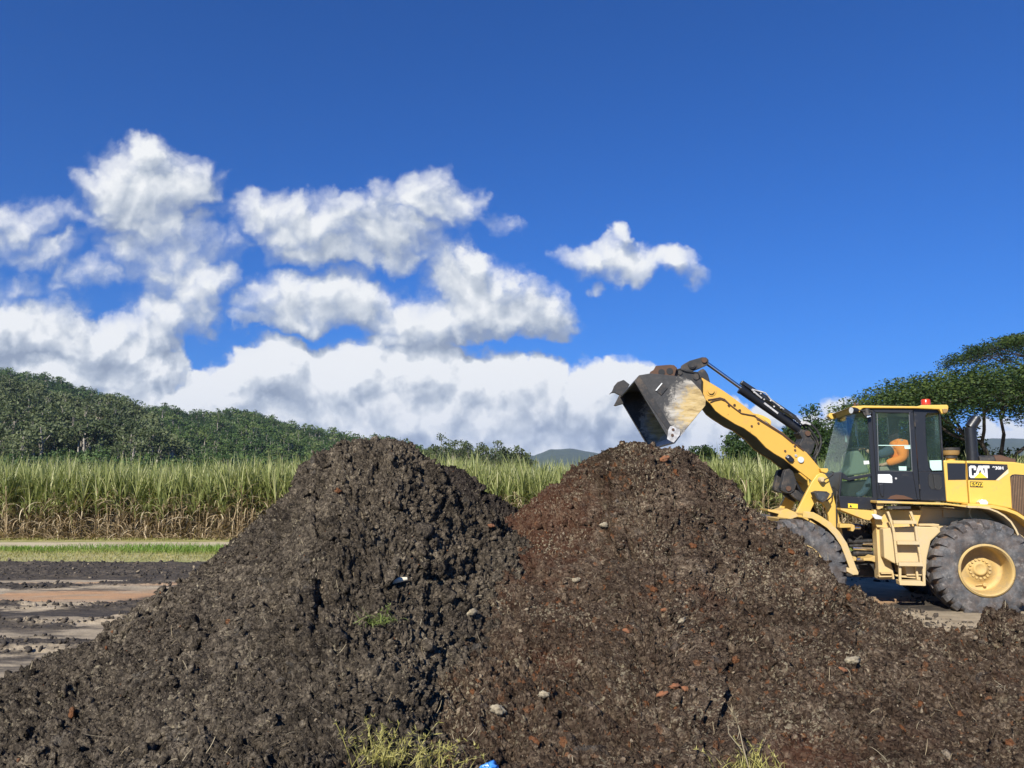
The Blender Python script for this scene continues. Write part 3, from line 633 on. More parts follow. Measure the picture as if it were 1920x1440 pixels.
plant_many(A, X_[~k], Y_[~k], Z_[~k], h_[~k], 'round', rng, ts[~k], 0, 1); plant_many(A, X_[k], Y_[k], Z_[k], h_[k] * 1.35, 'euc', rng, ts[k] + .2, 0, 1)
X_, Y_, Z_, h_, k, ts = hill_trees(RA, 802, 1700, -0.75, -0.36, 9.5, 0.42, 0.22)
plant_many(A, X_[~k], Y_[~k], Z_[~k], h_[~k] * .9, 'round', rng, ts[~k], 0, 1); plant_many(A, X_[k], Y_[k], Z_[k], h_[k] * 1.5, 'euc', rng, ts[k] + .1, 2, 1)
# wooded foot of the hills, level ground
n = 900; Y_ = rng.uniform(190, 330, n); X_ = rng.uniform(-0.75, -0.26, n) * Y_
plant_many(A, X_, Y_, np.zeros(n) - .3, rng.uniform(6, 10, n), 'round', rng, rng.normal(.15, .1, n), 0, 1)
o = A.build('forest', [leaf_hill, pale_bark, leaf_euc]); tag(o, 'dense green forest with pale trunks covering the hills on the left', 'forest', kind='stuff')
# far blue hills
RF = [ridge([(640, 860), (760, 850), (900, 856), (960, 850), (1000, 853), (1030, 841), (1070, 839), (1100, 846), (1140, 853), (1200, 850), (1260, 856), (1300, 862), (1400, 860), (1600, 850), (1750, 838), (1830, 826), (1900, 822), (2000, 826), (2200, 850)], 4200, 2800, 0)]
for Rg in RF:
    nc, nr = 260, 50; a = np.linspace(Rg[0][0], Rg[0][-1], nc); Yv = Rg[3] + (Rg[2] * 1.4 - Rg[3]) * np.linspace(0, 1, nr)
    Yg = np.repeat(Yv[:, None], nc, 1); Xg = a[None] * Yg; Zg = ridge_z(Xg, Yg, Rg, 810) + 14 * fbm(Xg / 200, Yg / 200, 4, 811)
    o = mesh_np('distant_hill', np.stack([Xg, Yg, Zg], 2).reshape(-1, 3), [grid_faces(nr, nc)], hill_soil, smooth=True); tag(o, kind='structure')

def tree(name, x, y, h, rx, rz, seed, leafm, barkm, label, cat, group, n_cl=60, per=40, spread=0.10, leaf=0.16, trunk_r=0.03, low=0.3, z0=0.0, tmean=0.5):
    """one tree: crown + trunk (with limbs) as parts of an Empty at its foot"""
    rg = np.random.default_rng(seed)
    root = bpy.data.objects.new(name, None); COL.objects.link(root); root.location = (x, y, z0); tag(root, label, cat, group)
    c, L_, cid = crown_pts(rg, n_cl, per, rx, rz, spread * h); zc = h - rz * 0.95
    ctr = np.array([0, 0, zc]); L_ = L_ + ctr; c = c + ctr
    lowcut = L_[:, 2] > low * h * 0.4; L_ = L_[lowcut]; cid = cid[lowcut]
    V, Fq = leaf_quads(L_, rg.uniform(0.6, 1.4, len(L_)) * leaf, rg)
    ti = np.clip(tmean + (rg.uniform(-.35, .35, n_cl))[cid] + rg.normal(0, 0.12, len(L_)), 0, 1)
    A = Acc(); A.add(V, Fq, tint=np.repeat(ti, 4)); A.build('crown', [leafm], root)
    B = Acc(); p = np.array([[0, 0, -0.2], [0.02 * h, 0, h * low * .5], [0, 0.01 * h, h * low], [0, 0, zc], [0, 0, h * 0.85]]) + rg.normal(0, .008 * h, (5, 3)) * np.array([1, 1, 0])
    tr = trunk_r * h; v, f = tube_np(p, [tr, tr * .85, tr * .7, tr * .4, tr * .1], 8); B.add(v, f)
    for i in range(min(n_cl, 26)):
        s = p[2] * (1 - i / 40) + p[3] * (i / 40); mid = (s + c[i]) / 2 + rg.normal(0, .03 * h, 3)
        v, f = tube_np([s, mid, c[i]], [tr * .38, tr * .22, tr * .07], 5); B.add(v, f)
    B.build('trunk', [barkm], root, smooth=True)
    return root
# eucalypts above the cane between the heaps
rg = np.random.default_rng(31)
EU = [(762, 826), (790, 842), (803, 836), (818, 828), (833, 822), (848, 828), (866, 824), (880, 830), (898, 836), (915, 830), (930, 842), (945, 836), (958, 840), (975, 838), (986, 846)]
where = ['nearest the dark left heap', 'second from the left heap', 'third from the left heap', 'fourth from the left heap', 'fifth from the left heap, one of the tallest', 'sixth from the left heap', 'seventh from the left heap', 'in the middle of the row',
         'ninth from the left heap', 'tenth from the left heap, with an open crown', 'eleventh from the left heap', 'fourth from the right end', 'third from the right end', 'second from the right end', 'at the right end, nearest the far blue hills']
for i, (px, py) in enumerate(EU):
    Y_ = 150 + rg.uniform(-12, 12); p = at(px, py, Y_); hh = p[2]
    tree('eucalypt', p[0], Y_, hh, hh * rg.uniform(.19, .30), hh * .36, 300 + i, leaf_euc, pale_bark, 'eucalypt above the cane between the heaps, ' + where[i], 'tree', 'eucalypts beyond the cane between the heaps',
         n_cl=30, per=34, spread=0.05, leaf=0.36, trunk_r=.014, low=.45, tmean=.38)
def bush_row(items, leafm, group, Y0, tmean=.45):
    for i, (px, py, wpx, lab) in enumerate(items):
        Y_ = Y0 + rg.uniform(-4, 4); p = at(px, py, Y_); hh = p[2]
        tree('broadleaf_tree', p[0], Y_, hh, wpx / F * Y_ / 2, hh * .46, 500 + px, leafm, bark_m, lab, 'tree', group, n_cl=90, per=130, spread=0.06, leaf=0.20, low=.2, tmean=tmean)
bush_row([(1300, 850, 34, 'small round tree just right of the pointed heap top'), (1322, 846, 36, 'round green tree between the pointed heap and the tall tree under the loader arm'),
          (1385, 812, 64, 'tall dark green tree seen under the yellow loader arm, left of its pair'), (1422, 818, 66, 'dark green tree seen under the yellow loader arm, right of its pair'),
          (1450, 840, 60, 'low dark tree behind the middle of the loader arm')], leaf_dark, 'dark trees beyond the cane on the right', 75)
bush_row([(1490, 792, 44, 'dark tree behind the black arm cylinder'), (1522, 786, 56, 'dark tree behind the looping hydraulic hoses'), (1556, 812, 60, 'dark tree just left of the cab windscreen'), (1478, 828, 50, 'lower dark tree above the lift arm')], leaf_dark, 'dark trees left of the cab', 62)
bush_row([(1640, 796, 170, 'dense low green tree behind the cab roof'), (1745, 792, 190, 'bright green bushy tree directly behind the cab rear window'), (1600, 822, 90, 'dense green tree behind the cab windscreen'), (1768, 786, 90, 'dense dark tree filling the gap between the cab and the exhaust pipe'), (1700, 775, 150, 'tall dense tree whose top shows above the cab roof beside the red beacon'), (1915, 858, 60, 'low bush at the right edge beside the exhaust pipe')], leaf_dark, 'dense trees behind the cab', 58, .6)

def rain_tree(px, Y0, profile, seed, label, tr=0.42, n_tips=260, per=95, lay=0.32, forkz=1.6, mult=1.0, spread=.55):
    """spreading umbrella tree: limbs fork again and again and end under a thin domed canopy"""
    rg = np.random.default_rng(seed)
    x0 = at(px, 900, Y0)[0]
    root = bpy.data.objects.new('rain_tree', None); COL.objects.link(root); root.location = (x0, Y0, 0); tag(root, label, 'tree')
    aa = np.array([at(p[0], p[1], Y0)[0] - x0 for p in profile]); zz = np.array([at(p[0], p[1], Y0)[2] for p in profile])
    Rm = max(abs(aa[0]), abs(aa[-1])) 
    def top(x, y):   # canopy height over a point
        r = math.hypot(x, y); xe = r * (1 if x > 0 else -1) if abs(x) > abs(y) * .3 else r * np.sign(x + 1e-6) * .9
        return float(np.interp(xe, aa, zz))
    B = Acc(); tips = []
    tips_t = []
    for i in range(n_tips):
        t = math.sqrt((i + .5) / n_tips); th = i * 2.39996 + rg.normal(0, .1)
        rx = (abs(aa[0]) if math.cos(th) < 0 else abs(aa[-1])); ry = Rm * .62
        x, y = t * rx * math.cos(th), t * ry * math.sin(th)
        tips_t.append((x, y, top(x, y) - .25 - .35 * rg.uniform(0, 1)))
    tips_t = np.array(tips_t)
    # cluster tips into a branching hierarchy
    def grow(start, d0, idx, r, depth):
        if len(idx) == 1 or depth > 6:
            for j in idx:
                e = tips_t[j]; mid = (start + e) / 2 + rg.normal(0, .12, 3) + np.array([0, 0, -.12])
                v, f = tube_np([start, mid, e], [r, r * .6, .012], 4); B.add(v, f); tips.append(e)
            return
        P_ = tips_t[idx]; cen = P_.mean(0)
        k = 3 if depth == 0 else 2
        ctrs = P_[rg.choice(len(idx), min(k + (depth == 0) * 2, len(idx)), replace=False)]
        for _ in range(4):
            lab_ = ((P_[:, None, :2] - ctrs[None, :, :2]) ** 2).sum(2).argmin(1)
            ctrs = np.array([P_[lab_ == q].mean(0) if (lab_ == q).any() else ctrs[q] for q in range(len(ctrs))])
        for q in range(len(ctrs)):
            sub = idx[lab_ == q]
            if not len(sub): continue
            cq = tips_t[sub].mean(0); frac = (0.34 if depth == 0 else 0.42)
            e = start + (cq - start) * frac; e[2] = start[2] + (cq[2] - start[2]) * (frac + .16) + rg.normal(0, .08)
            m_ = (start + e) / 2 + rg.normal(0, .10 * np.linalg.norm(e - start), 3)
            rn = max(.02, r * max(.45, (len(sub) / len(idx)) ** .42))
            v, f = tube_np([start, m_, e], [rn * 1.15, rn * 1.02, rn * .92], 6); B.add(v, f)
            grow(e, None, sub, rn * .9, depth + 1)
    st = np.array([0, 0, forkz]); v, f = tube_np([(0, 0, -.3), (0.05, 0, forkz * .5), st], [tr * 1.35, tr, tr * .95], 10); B.add(v, f)
    grow(st, None, np.arange(n_tips), tr * .62, 0)
    B.build('trunk', [bark_m], root, smooth=True)
    tp = np.array(tips); n = len(tp)
    C_ = np.repeat(tp, per, 0) + rg.normal(size=(n * per, 3)).clip(-1.7, 1.7) * np.array([spread, spread, lay * .38]) - np.array([0, 0, .2 * lay - .12])
    V, Fq = leaf_quads(C_, rg.uniform(.09, .22, n * per) * mult, rg, flat=.35)
    ti = np.clip(np.repeat(rg.uniform(.15, .8, n), per) + rg.normal(0, .15, n * per) + .25 * (C_[:, 2] - np.repeat(tp[:, 2], per)), 0, 1)
    A = Acc(); A.add(V, Fq, tint=np.repeat(ti, 4)); A.build('crown', [leaf_rain], root)
    return root
rain_tree(1880, 48, [(1575, 775), (1620, 757), (1680, 727), (1760, 712), (1840, 705), (1900, 700), (1980, 698), (2080, 712), (2200, 750), (2260, 780)], 71,
          'huge spreading rain tree behind the exhaust pipe with a flat dark umbrella crown', tr=.40, n_tips=460, per=170, lay=1.7, mult=1.0, spread=.5)
rain_tree(2120, 60, [(1795, 668), (1830, 645), (1880, 632), (1930, 622), (2050, 600), (2150, 598), (2300, 640), (2480, 700)], 77,
          'taller thin-crowned rain tree whose branches reach in from the right edge above the flat-topped one', tr=.5, n_tips=300, per=150, lay=.6, spread=.42, forkz=3.5)

# ================================================================ mesh builder for man-made things
class Frame:
    """a machine frame: x towards the tail, y across (away from the camera), z up"""
    def __init__(s, o, th):
        s.o = np.array(o, float); s.th = th; c, n = math.cos(th), math.sin(th)
        s.M = np.array([[c, n, 0], [-n, c, 0], [0, 0, 1.0]])          # local -> world columns
    def world(s, p): return s.o + s.M @ np.asarray(p, float)
    def lp(s, px, py, y):
        d = s.M.T @ np.array(ray(px, py)); c = s.M.T @ (np.array([0, 0, CAMZ]) - s.o)
        t = (y - c[1]) / d[1]; q = c + d * t; return np.array([q[0], y, q[2]])
crops = {1: (1520, 720, 4.8), 2: (1420, 900, 3.84), 3: (1120, 650, 6.0), 4: (1360, 740, 6.546), 5: (1540, 980, 9.6), 6: (1720, 930, 6.545), 7: (1630, 790, 14.4), 8: (1280, 660, 12.0), 9: (1140, 670, 12.0)}
class MB:
    def __init__(s, fr, root): s.fr = fr; s.root = root; s.v = []; s.f = []; s.sm = []
    def _add(s, V, Fs, smooth=False):
        n = len(s.v); s.v += [tuple(p) for p in V]
        for f in Fs: s.f.append([i + n for i in f]); s.sm.append(smooth)
        return s
    def P(s, c, x, y, dep):
        ox, oy, k = crops[c]; return s.fr.lp(ox + x / k, oy + y / k, dep)
    def poly(s, c, pts, y0, y1):
        """outline traced on the plane y0, extruded across to y1"""
        return s.prism([(q[0], q[2]) for q in (s.P(c, x, y, y0) for x, y in pts)], y0, y1)
    def prism(s, pts, y0, y1):
        n = len(pts); V = [(x, y0, z) for x, z in pts] + [(x, y1, z) for x, z in pts]
        return s._add(V, [list(range(n)), list(range(2 * n - 1, n - 1, -1))] + [[i, (i + 1) % n, n + (i + 1) % n, n + i] for i in range(n)])
    def strip(s, c, pts, th, y0, y1):
        q = [s.P(c, x, y, y0) for x, y in pts]; return s.ribbon([(a[0], a[2]) for a in q], th, y0, y1)
    def ribbon(s, q, th, y0, y1):
        q = np.array(q); d = np.gradient(q, axis=0); d /= np.linalg.norm(d, axis=1)[:, None]; nrm = np.stack([-d[:, 1], d[:, 0]], 1) * th / 2
        A, B = q + nrm, q - nrm; n = len(q)
        for i in range(n - 1): pass
        V = [(a[0], y0, a[1]) for a in A] + [(a[0], y0, a[1]) for a in B] + [(a[0], y1, a[1]) for a in A] + [(a[0], y1, a[1]) for a in B]
        Fs = []
        for i in range(n - 1):
            Fs += [[i, i + 1, n + i + 1, n + i], [2 * n + i, 3 * n + i, 3 * n + i + 1, 2 * n + i + 1], [i, 2 * n + i, 2 * n + i + 1, i + 1], [n + i, n + i + 1, 3 * n + i + 1, 3 * n + i]]
        Fs += [[0, n, 3 * n, 2 * n], [n - 1, 3 * n - 1, 4 * n - 1, 2 * n - 1]]
        return s._add(V, Fs)
    def box(s, lo, hi):
        (a, b, c), (d, e, f) = lo, hi
        return s._add([(a, b, c), (d, b, c), (d, e, c), (a, e, c), (a, b, f), (d, b, f), (d, e, f), (a, e, f)],
                      [[0, 3, 2, 1], [4, 5, 6, 7], [0, 1, 5, 4], [1, 2, 6, 5], [2, 3, 7, 6], [3, 0, 4, 7]])
    def tube(s, pts, r, seg=12, caps=True):
        pts = [np.asarray(p, float) for p in pts]; r = [r] * len(pts) if np.ndim(r) == 0 else r
        V, Fq = tube_np(np.array(pts), np.array(r), seg); s._add(V, [list(f) for f in Fq], True)
        if caps:
            n = len(pts)
            for k in (0, n - 1): s._add(V[k * seg:(k + 1) * seg], [list(range(seg))])
        return s
    def bar(s, p0, p1, w, h):
        p0, p1 = np.asarray(p0, float), np.asarray(p1, float); d = p1 - p0; d = d / np.linalg.norm(d)
        up = np.array([0, 1.0, 0]) if abs(d[1]) < .9 else np.array([0, 0, 1.0]); a = np.cross(d, up); a /= np.linalg.norm(a); b = np.cross(d, a)
        V = [p + a * i * w / 2 + b * j * h / 2 for p in (p0, p1) for i, j in ((-1, -1), (1, -1), (1, 1), (-1, 1))]
        return s._add(V, [[0, 1, 2, 3], [7, 6, 5, 4], [0, 4, 5, 1], [1, 5, 6, 2], [2, 6, 7, 3], [3, 7, 4, 0]])
    def disc(s, c, x, y, r, y0, y1, seg=20):
        q = s.P(c, x, y, y0); return s.cyl(q, (q[0], y1, q[2]), r, seg)
    def cyl(s, p0, p1, r, seg=20): return s.tube([p0, p1], r, seg)
    def lathe(s, cx, cz, prof, seg=64):
        """prof: (radius, y) pairs revolved about the axle"""
        n = len(prof); V = []
        for i in range(seg):
            t = 2 * math.pi * i / seg
            for r, y in prof: V.append((cx + r * math.cos(t), y, cz + r * math.sin(t)))
        Fs = [[i * n + k, i * n + k + 1, ((i + 1) % seg) * n + k + 1, ((i + 1) % seg) * n + k] for i in range(seg) for k in range(n - 1)]
        return s._add(V, Fs, True)
    def build(s, name, mat, parent=None, bevel=0.0, label=None):
        me = bpy.data.meshes.new(name); base = np.array(s.root.matrix_basis.translation[:]) if s.root else np.zeros(3)
        W_ = [tuple(s.fr.world(p) - base) if s.fr else tuple(p) for p in s.v]
        me.from_pydata(W_, [], s.f); me.polygons.foreach_set('use_smooth', s.sm); me.update()
        bm = bmesh.new(); bm.from_mesh(me); bmesh.ops.recalc_face_normals(bm, faces=bm.faces); bm.to_mesh(me); bm.free()
        me.materials.append(mat); o = bpy.data.objects.new(name, me); COL.objects.link(o)
        if parent is not None: o.parent = parent
        if bevel:
            b = o.modifiers.new('bevel', 'BEVEL'); b.width = bevel; b.segments = 2; b.limit_method = 'ANGLE'; b.angle_limit = R(35)
        if label: o['label'] = label
        return o

# ---------------------------------------------------------------- materials of the machine
def paint(name, col, dirt=(0.30, 0.235, 0.14), amount=0.35, rough=0.45, scale=3.0, rust=0.0, low=None):
    m, T, b, out = new_mat(name); co = objco(T)
    n = T.noise(co, scale, 6, 0.7); n2 = T.noise(co, scale * 7, 4, 0.75)
    f = T.smooth(T.math('ADD', n, T.math('MULTIPLY_ADD', n2, 0.5, -0.25)), 0.62 - 0.3 * amount, 0.95 - 0.3 * amount)
    var = T.mix(T.math('MULTIPLY', n2, 0.22), (*col, 1), (col[0] * .72, col[1] * .66, col[2] * .6, 1))
    if low:                                                      # splashed dirt that thins out upwards
        sp_ = T.node('ShaderNodeSeparateXYZ'); T.l.new(co, sp_.inputs[0])
        f = T.math('ADD', f, T.math('MULTIPLY', T.smooth(T.math('ADD', sp_.outputs[2], T.math('MULTIPLY_ADD', n, 0.7, -0.35)), low, low - 0.8), 0.75), clamp=True)
    c = T.mix(T.math('MULTIPLY', f, 0.75), var, (*dirt, 1))
    if rust:
        r = T.smooth(T.noise(T.vm('ADD', co, (4, 1, 2)), scale * 2.5, 6, 0.75), 0.70 - 0.12 * rust, 0.76 - 0.10 * rust)
        c = T.mix(T.math('MULTIPLY', r, 0.8), c, (0.11, 0.045, 0.02, 1))
    T.l.new(c, b.inputs['Base Color']); T.l.new(T.math('MULTIPLY_ADD', f, 0.35, rough, clamp=True), b.inputs['Roughness'])
    bump(T, b, n2, 0.15, 0.004); return m
yel = paint('yellow_paint', (0.70, 0.455, 0.085), (0.42, 0.31, 0.15), 0.42, 0.42, 2.2, 0.30, low=1.75)
yel_low = paint('dusty_yellow_paint', (0.66, 0.43, 0.11), (0.50, 0.41, 0.26), 0.6, 0.6, 2.5, 0.35, low=1.6)
arm_y = paint('arm_yellow_paint', (0.66, 0.385, 0.065), (0.34, 0.23, 0.11), 0.42, 0.45, 2.0, 0.45)
cream = paint('dust_caked_paint', (0.58, 0.44, 0.22), (0.50, 0.42, 0.28), 0.8, 0.75, 2.5, 0.25)
blk = paint('black_paint', (0.014, 0.016, 0.021), (0.10, 0.085, 0.065), 0.18, 0.38, 3.0)
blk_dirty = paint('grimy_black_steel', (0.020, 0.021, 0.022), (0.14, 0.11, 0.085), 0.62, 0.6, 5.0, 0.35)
hose_m = paint('black_rubber_hose', (0.018, 0.018, 0.018), (0.20, 0.17, 0.13), 0.45, 0.6, 8)
rusty = paint('rusty_steel', (0.10, 0.052, 0.030), (0.07, 0.06, 0.055), 0.6, 0.8, 6, 0.8)
grillm = paint('dusty_brown_grille', (0.17, 0.10, 0.055), (0.26, 0.19, 0.12), 0.5, 0.8, 6)
dark_in = paint('dark_interior', (0.020, 0.022, 0.024), (0.05, 0.045, 0.04), 0.3, 0.8)
white_st = paint('white_sticker', (0.72, 0.74, 0.73), (0.5, 0.5, 0.45), 0.15, 0.5)
mint_st = paint('pale_green_sticker', (0.50, 0.72, 0.64), (0.5, 0.6, 0.5), 0.1, 0.5)
decal_w = paint('white_lettering', (0.80, 0.79, 0.76), (0.6, 0.55, 0.45), 0.1, 0.5)
decal_y = paint('yellow_decal', (0.78, 0.55, 0.04), (0.6, 0.5, 0.2), 0.1, 0.5)
decal_c = paint('pale_decal', (0.72, 0.58, 0.36), (0.6, 0.5, 0.3), 0.2, 0.5)
red_l = paint('red_beacon_lens', (0.55, 0.045, 0.015), (0.4, 0.1, 0.05), 0.15, 0.25)
green_c = paint('olive_grey_vinyl', (0.17, 0.20, 0.155), (0.2, 0.2, 0.16), 0.3, 0.7)
steel, T, b, out = new_mat('worn_steel'); c = T.ramp(T.noise(objco(T), 14, 4, .7), [(.35, (.30, .29, .28)), (.65, (.62, .61, .59))]); T.l.new(c, b.inputs['Base Color']); b.inputs['Roughness'].default_value = .5; b.inputs['Metallic'].default_value = .25
chrome, T, b, out = new_mat('chrome_rod'); b.inputs['Base Color'].default_value = (.75, .73, .70, 1); b.inputs['Metallic'].default_value = 1; b.inputs['Roughness'].default_value = .22
lens, T, b, out = new_mat('lamp_glass'); b.inputs['Base Color'].default_value = (.75, .77, .75, 1); b.inputs['Roughness'].default_value = .15; b.inputs['Metallic'].default_value = .3
glass, T, b, out = new_mat('tinted_glass')
tr = T.node('ShaderNodeBsdfTransparent'); tr.inputs[0].default_value = (0.86, 0.93, 0.90, 1)
gl = T.node('ShaderNodeBsdfGlossy'); gl.inputs['Roughness'].default_value = 0.03; gl.inputs[0].default_value = (.6, .6, .6, 1)
df = T.node('ShaderNodeBsdfDiffuse'); df.inputs[0].default_value = (0.20, 0.30, 0.27, 1)
fr_ = T.node('ShaderNodeFresnel'); fr_.inputs[0].default_value = 1.22
m1 = T.node('ShaderNodeMixShader'); T.l.new(T.math('MULTIPLY_ADD', T.noise(objco(T), 2.5, 4, .7), 0.10, 0.0), m1.inputs[0]); T.l.new(tr.outputs[0], m1.inputs[1]); T.l.new(df.outputs[0], m1.inputs[2])
m2 = T.node('ShaderNodeMixShader'); T.l.new(T.math('MULTIPLY', fr_.outputs[0], 0.4), m2.inputs[0]); T.l.new(m1.outputs[0], m2.inputs[1]); T.l.new(gl.outputs[0], m2.inputs[2]); T.l.new(m2.outputs[0], out.inputs[0])
# tyre rubber with chalky scuffs and orange mud in the lugs
tyre_m, T, b, out = new_mat('tyre_rubber'); co = objco(T)
n = T.noise(co, 5, 6, .75); c = T.ramp(n, [(.32, (.028, .029, .031)), (.5, (.078, .079, .082)), (.72, (.19, .185, .178))])
ch = T.smooth(T.noise(T.vm('ADD', co, (3, 3, 3)), 7, 6, .75), .55, .68); c = T.mix(T.math('MULTIPLY', ch, T.math('MULTIPLY_ADD', attr(T, 'chalk'), 0.85, 0.12)), c, (.50, .47, .42, 1))
md = T.smooth(T.noise(T.vm('ADD', co, (8, 1, 3)), 6, 5, .7), .42, .60); c = T.mix(T.math('MULTIPLY', md, T.math('MULTIPLY_ADD', attr(T, 'mud'), 0.75, 0.14)), c, (.24, .135, .065, 1))
T.l.new(c, b.inputs['Base Color']); b.inputs['Roughness'].default_value = .9; bump(T, b, T.noise(co, 30, 4, .75), .5, .01)

# ---------------------------------------------------------------- the wheel loader
TH_R, TH_F = R(10.5), R(2.4)          # the machine is steered: rear and front halves point slightly apart
O_ = (6.05, 13.18, 0)
FR = Frame(O_, TH_R); FF = Frame(O_, TH_F)
loader = bpy.data.objects.new('wheel_loader', None); COL.objects.link(loader); loader.location = O_
tag(loader, 'yellow articulated wheel loader with black cab tipping its raised bucket over the right heap', 'wheel loader')
r = lambda: MB(FR, loader); f = lambda: MB(FF, loader)

def wheel(fr, cx, cz, y_out, sgn, seedw):
    """sgn +1: outer face at y_out, tyre reaches away in +y"""
    w_ = MB(fr, loader); Y = lambda t: y_out + sgn * t
    w_.lathe(cx, cz, [(.385, Y(.030)), (.392, Y(.004)), (.372, Y(-.006)), (.352, Y(.006)), (.345, Y(.03)), (.335, Y(.08)), (.328, Y(.26)), (.325, Y(.335)), (.26, Y(.33)), (.19, Y(.30)), (.175, Y(.275)), (.10, Y(.272)), (.098, Y(.235)), (.07, Y(.230)), (.055, Y(.245)), (0.001, Y(.245))], 64)
    for rr in (.366,): w_.lathe(cx, cz, [(rr - .006, Y(-.012)), (rr, Y(-.018)), (rr + .006, Y(-.012)), (rr, Y(-.006)), (rr - .006, Y(-.012))], 64)
    for i in range(16):
        t = 2 * math.pi * i / 16; x, z = cx + .142 * math.cos(t), cz + .142 * math.sin(t); w_.cyl((x, Y(.285), z), (x, Y(.25), z), .018, 8)
    x, z = cx + .06, cz - .235; w_.cyl((x, Y(.335), z), (x, Y(.27), z), .028, 8); w_.tube([(x - .12, Y(.31), z - .02), (x, Y(.29), z)], .009, 6)
    wo_ = w_.build('wheel', cream_rim, loader)
    ty = MB(fr, loader)
    prof = [(.375, .045), (.40, .02), (.44, .000), (.50, -.006), (.56, -.004), (.575, .002), (.60, .004), (.64, .018), (.672, .045), (.695, .085), (.703, .14), (.705, .27), (.703, .40), (.695, .455), (.672, .495), (.64, .52), (.56, .54), (.44, .53), (.375, .48)]
    ty.lathe(cx, cz, [(a, Y(b_)) for a, b_ in prof], 96)
    nb = len(ty.v); rg = np.random.default_rng(seedw)
    NL = 25
    for side in (0, 1):
        for i in range(NL):
            t0 = 2 * math.pi * (i + .5 * side) / NL + rg.normal(0, .006); dt = 2 * math.pi / NL * .31
            def pt(rad, t, y): return (cx + rad * math.cos(t), Y(y if not side else .54 - y), cz + rad * math.sin(t))
            # path of the lug from the sidewall over the shoulder to the middle of the tread
            path = [(.600, .640, .000, 0.0), (.655, .700, .020, 0.0), (.680, .738, .062, .01), (.690, .748, .12, .03), (.690, .750, .19, .085), (.690, .750, .275, .13)]
            V = []
            for (ri, ro, y, sh) in path:
                k = .75 if y < .01 else 1.0
                for tt in (-dt * k, dt * k): V += [pt(ri, t0 + sh + tt, y + .006), pt(ro, t0 + sh + tt * .86, y - (.010 if y < .07 else 0))]
            Fs = []
            for q in range(len(path) - 1):
                a_, b_ = q * 4, q * 4 + 4
                Fs += [[a_ + 1, a_ + 3, b_ + 3, b_ + 1], [a_, a_ + 1, b_ + 1, b_], [a_ + 2, b_ + 2, b_ + 3, a_ + 3]]
            Fs += [[0, 2, 3, 1], [len(V) - 4, len(V) - 3, len(V) - 1, len(V) - 2]]
            ty._add(V, Fs)
    to = ty.build('tyre', tyre_m, wo_)
    # sink into the mud: flatten what would reach below the ground, chalk and mud as vertex attributes
    me = to.data; n = len(me.vertices); L_ = np.array([v.co[:] for v in me.vertices]) + np.array(O_)
    q = (L_ - fr.o) @ fr.M; rad = np.hypot(q[:, 0] - cx, q[:, 2] - cz); ydep = np.abs(q[:, 1] - y_out)
    ch_ = np.clip(1 - np.abs(rad - .655) / .055, 0, 1) * (ydep < .08) + .25 * (rad < .6); mu = np.clip(1 - np.abs(rad - .70) / .012, 0, 1) * (ydep > .03)
    for k, a_ in (('chalk', ch_), ('mud', mu)):
        t_ = me.attributes.new(k, 'FLOAT', 'POINT'); t_.data.foreach_set('value', a_.astype(np.float32))
    return wo_
cream_rim = paint('dusty_yellow_rim', (0.55, 0.385, 0.14), (0.36, 0.28, 0.16), 0.75, 0.65, 5, 0.55)
qr = FR.lp(1850.5, 1070, -1.25); qf = FF.lp(1499, 1068, -1.25)
wheel(FR, qr[0], qr[2], -1.25, 1, 1); wheel(FR, qr[0], qr[2], 1.25, -1, 2)
wheel(FF, qf[0], qf[2], -1.25, 1, 3); wheel(FF, qf[0], qf[2], 1.25, -1, 4)

# rear frame
b_ = r(); b_.poly(2, [(862, 150), (1000, 155), (1365, 167), (1525, 187), (1680, 190), (1680, 205), (1525, 200), (1365, 180), (1000, 170), (862, 168)], -1.12, -.70)
b_.poly(2, [(862, 170), (915, 172), (905, 200), (878, 212), (864, 212)], -1.05, -.99)
b_.build('platform', yel_low, loader, .008)
b_ = r(); b_.poly(2, [(600, 204), (838, 222), (840, 262), (808, 292), (770, 284), (600, 216)], -.95, -.5); b_.build('step_plate', yel, loader, .006)
b_ = r()
b_.poly(2, [(838, 215), (1190, 218), (1160, 300), (1150, 345), (930, 346), (862, 340), (840, 290)], -.86, -.60)
b_.poly(2, [(855, 330), (930, 338), (935, 400), (952, 560), (975, 640), (990, 714), (876, 716), (868, 560)], -.80, -.55)
b_.poly(5, [(1080, 900), (1275, 905), (1275, 925), (1080, 925)], -.92, -.80).poly(5, [(1275, 905), (1310, 920), (1310, 1020), (1285, 1020)], -.95, -.85).poly(5, [(1045, 960), (1275, 960), (1275, 980), (1040, 985)], -.92, -.80)
b_.poly(5, [(1340, 940), (1790, 965), (1790, 1045), (1740, 1040), (1730, 1010), (1440, 985), (1340, 965)], -.98, -.90)
b_.build('rear_frame', yel_low, loader, .006)
b_ = r(); b_.poly(2, [(1180, 190), (1520, 200), (1740, 205), (1900, 260), (2050, 380), (2050, 640), (1400, 650), (1300, 340), (1150, 340), (1165, 230)], -.62, .62); b_.build('engine_frame', cream, loader, .01)
b_ = r(); b_.poly(2, [(1200, 205), (1500, 215), (1500, 275), (1340, 270), (1338, 215)], -.66, -.621).poly(2, [(1165, 318), (1310, 318), (1310, 330), (1165, 330)], -.95, -.70).build('side_panel', cream, loader, .006)
b_ = r(); b_.poly(2, [(905, 352), (965, 345), (1145, 336), (1300, 340), (1322, 372), (1250, 440), (1222, 560), (1215, 690), (1075, 690), (1060, 612), (1010, 606), (985, 600), (915, 562)], -1.02, -.45)
b_.build('fuel_tank', cream, loader, .015)
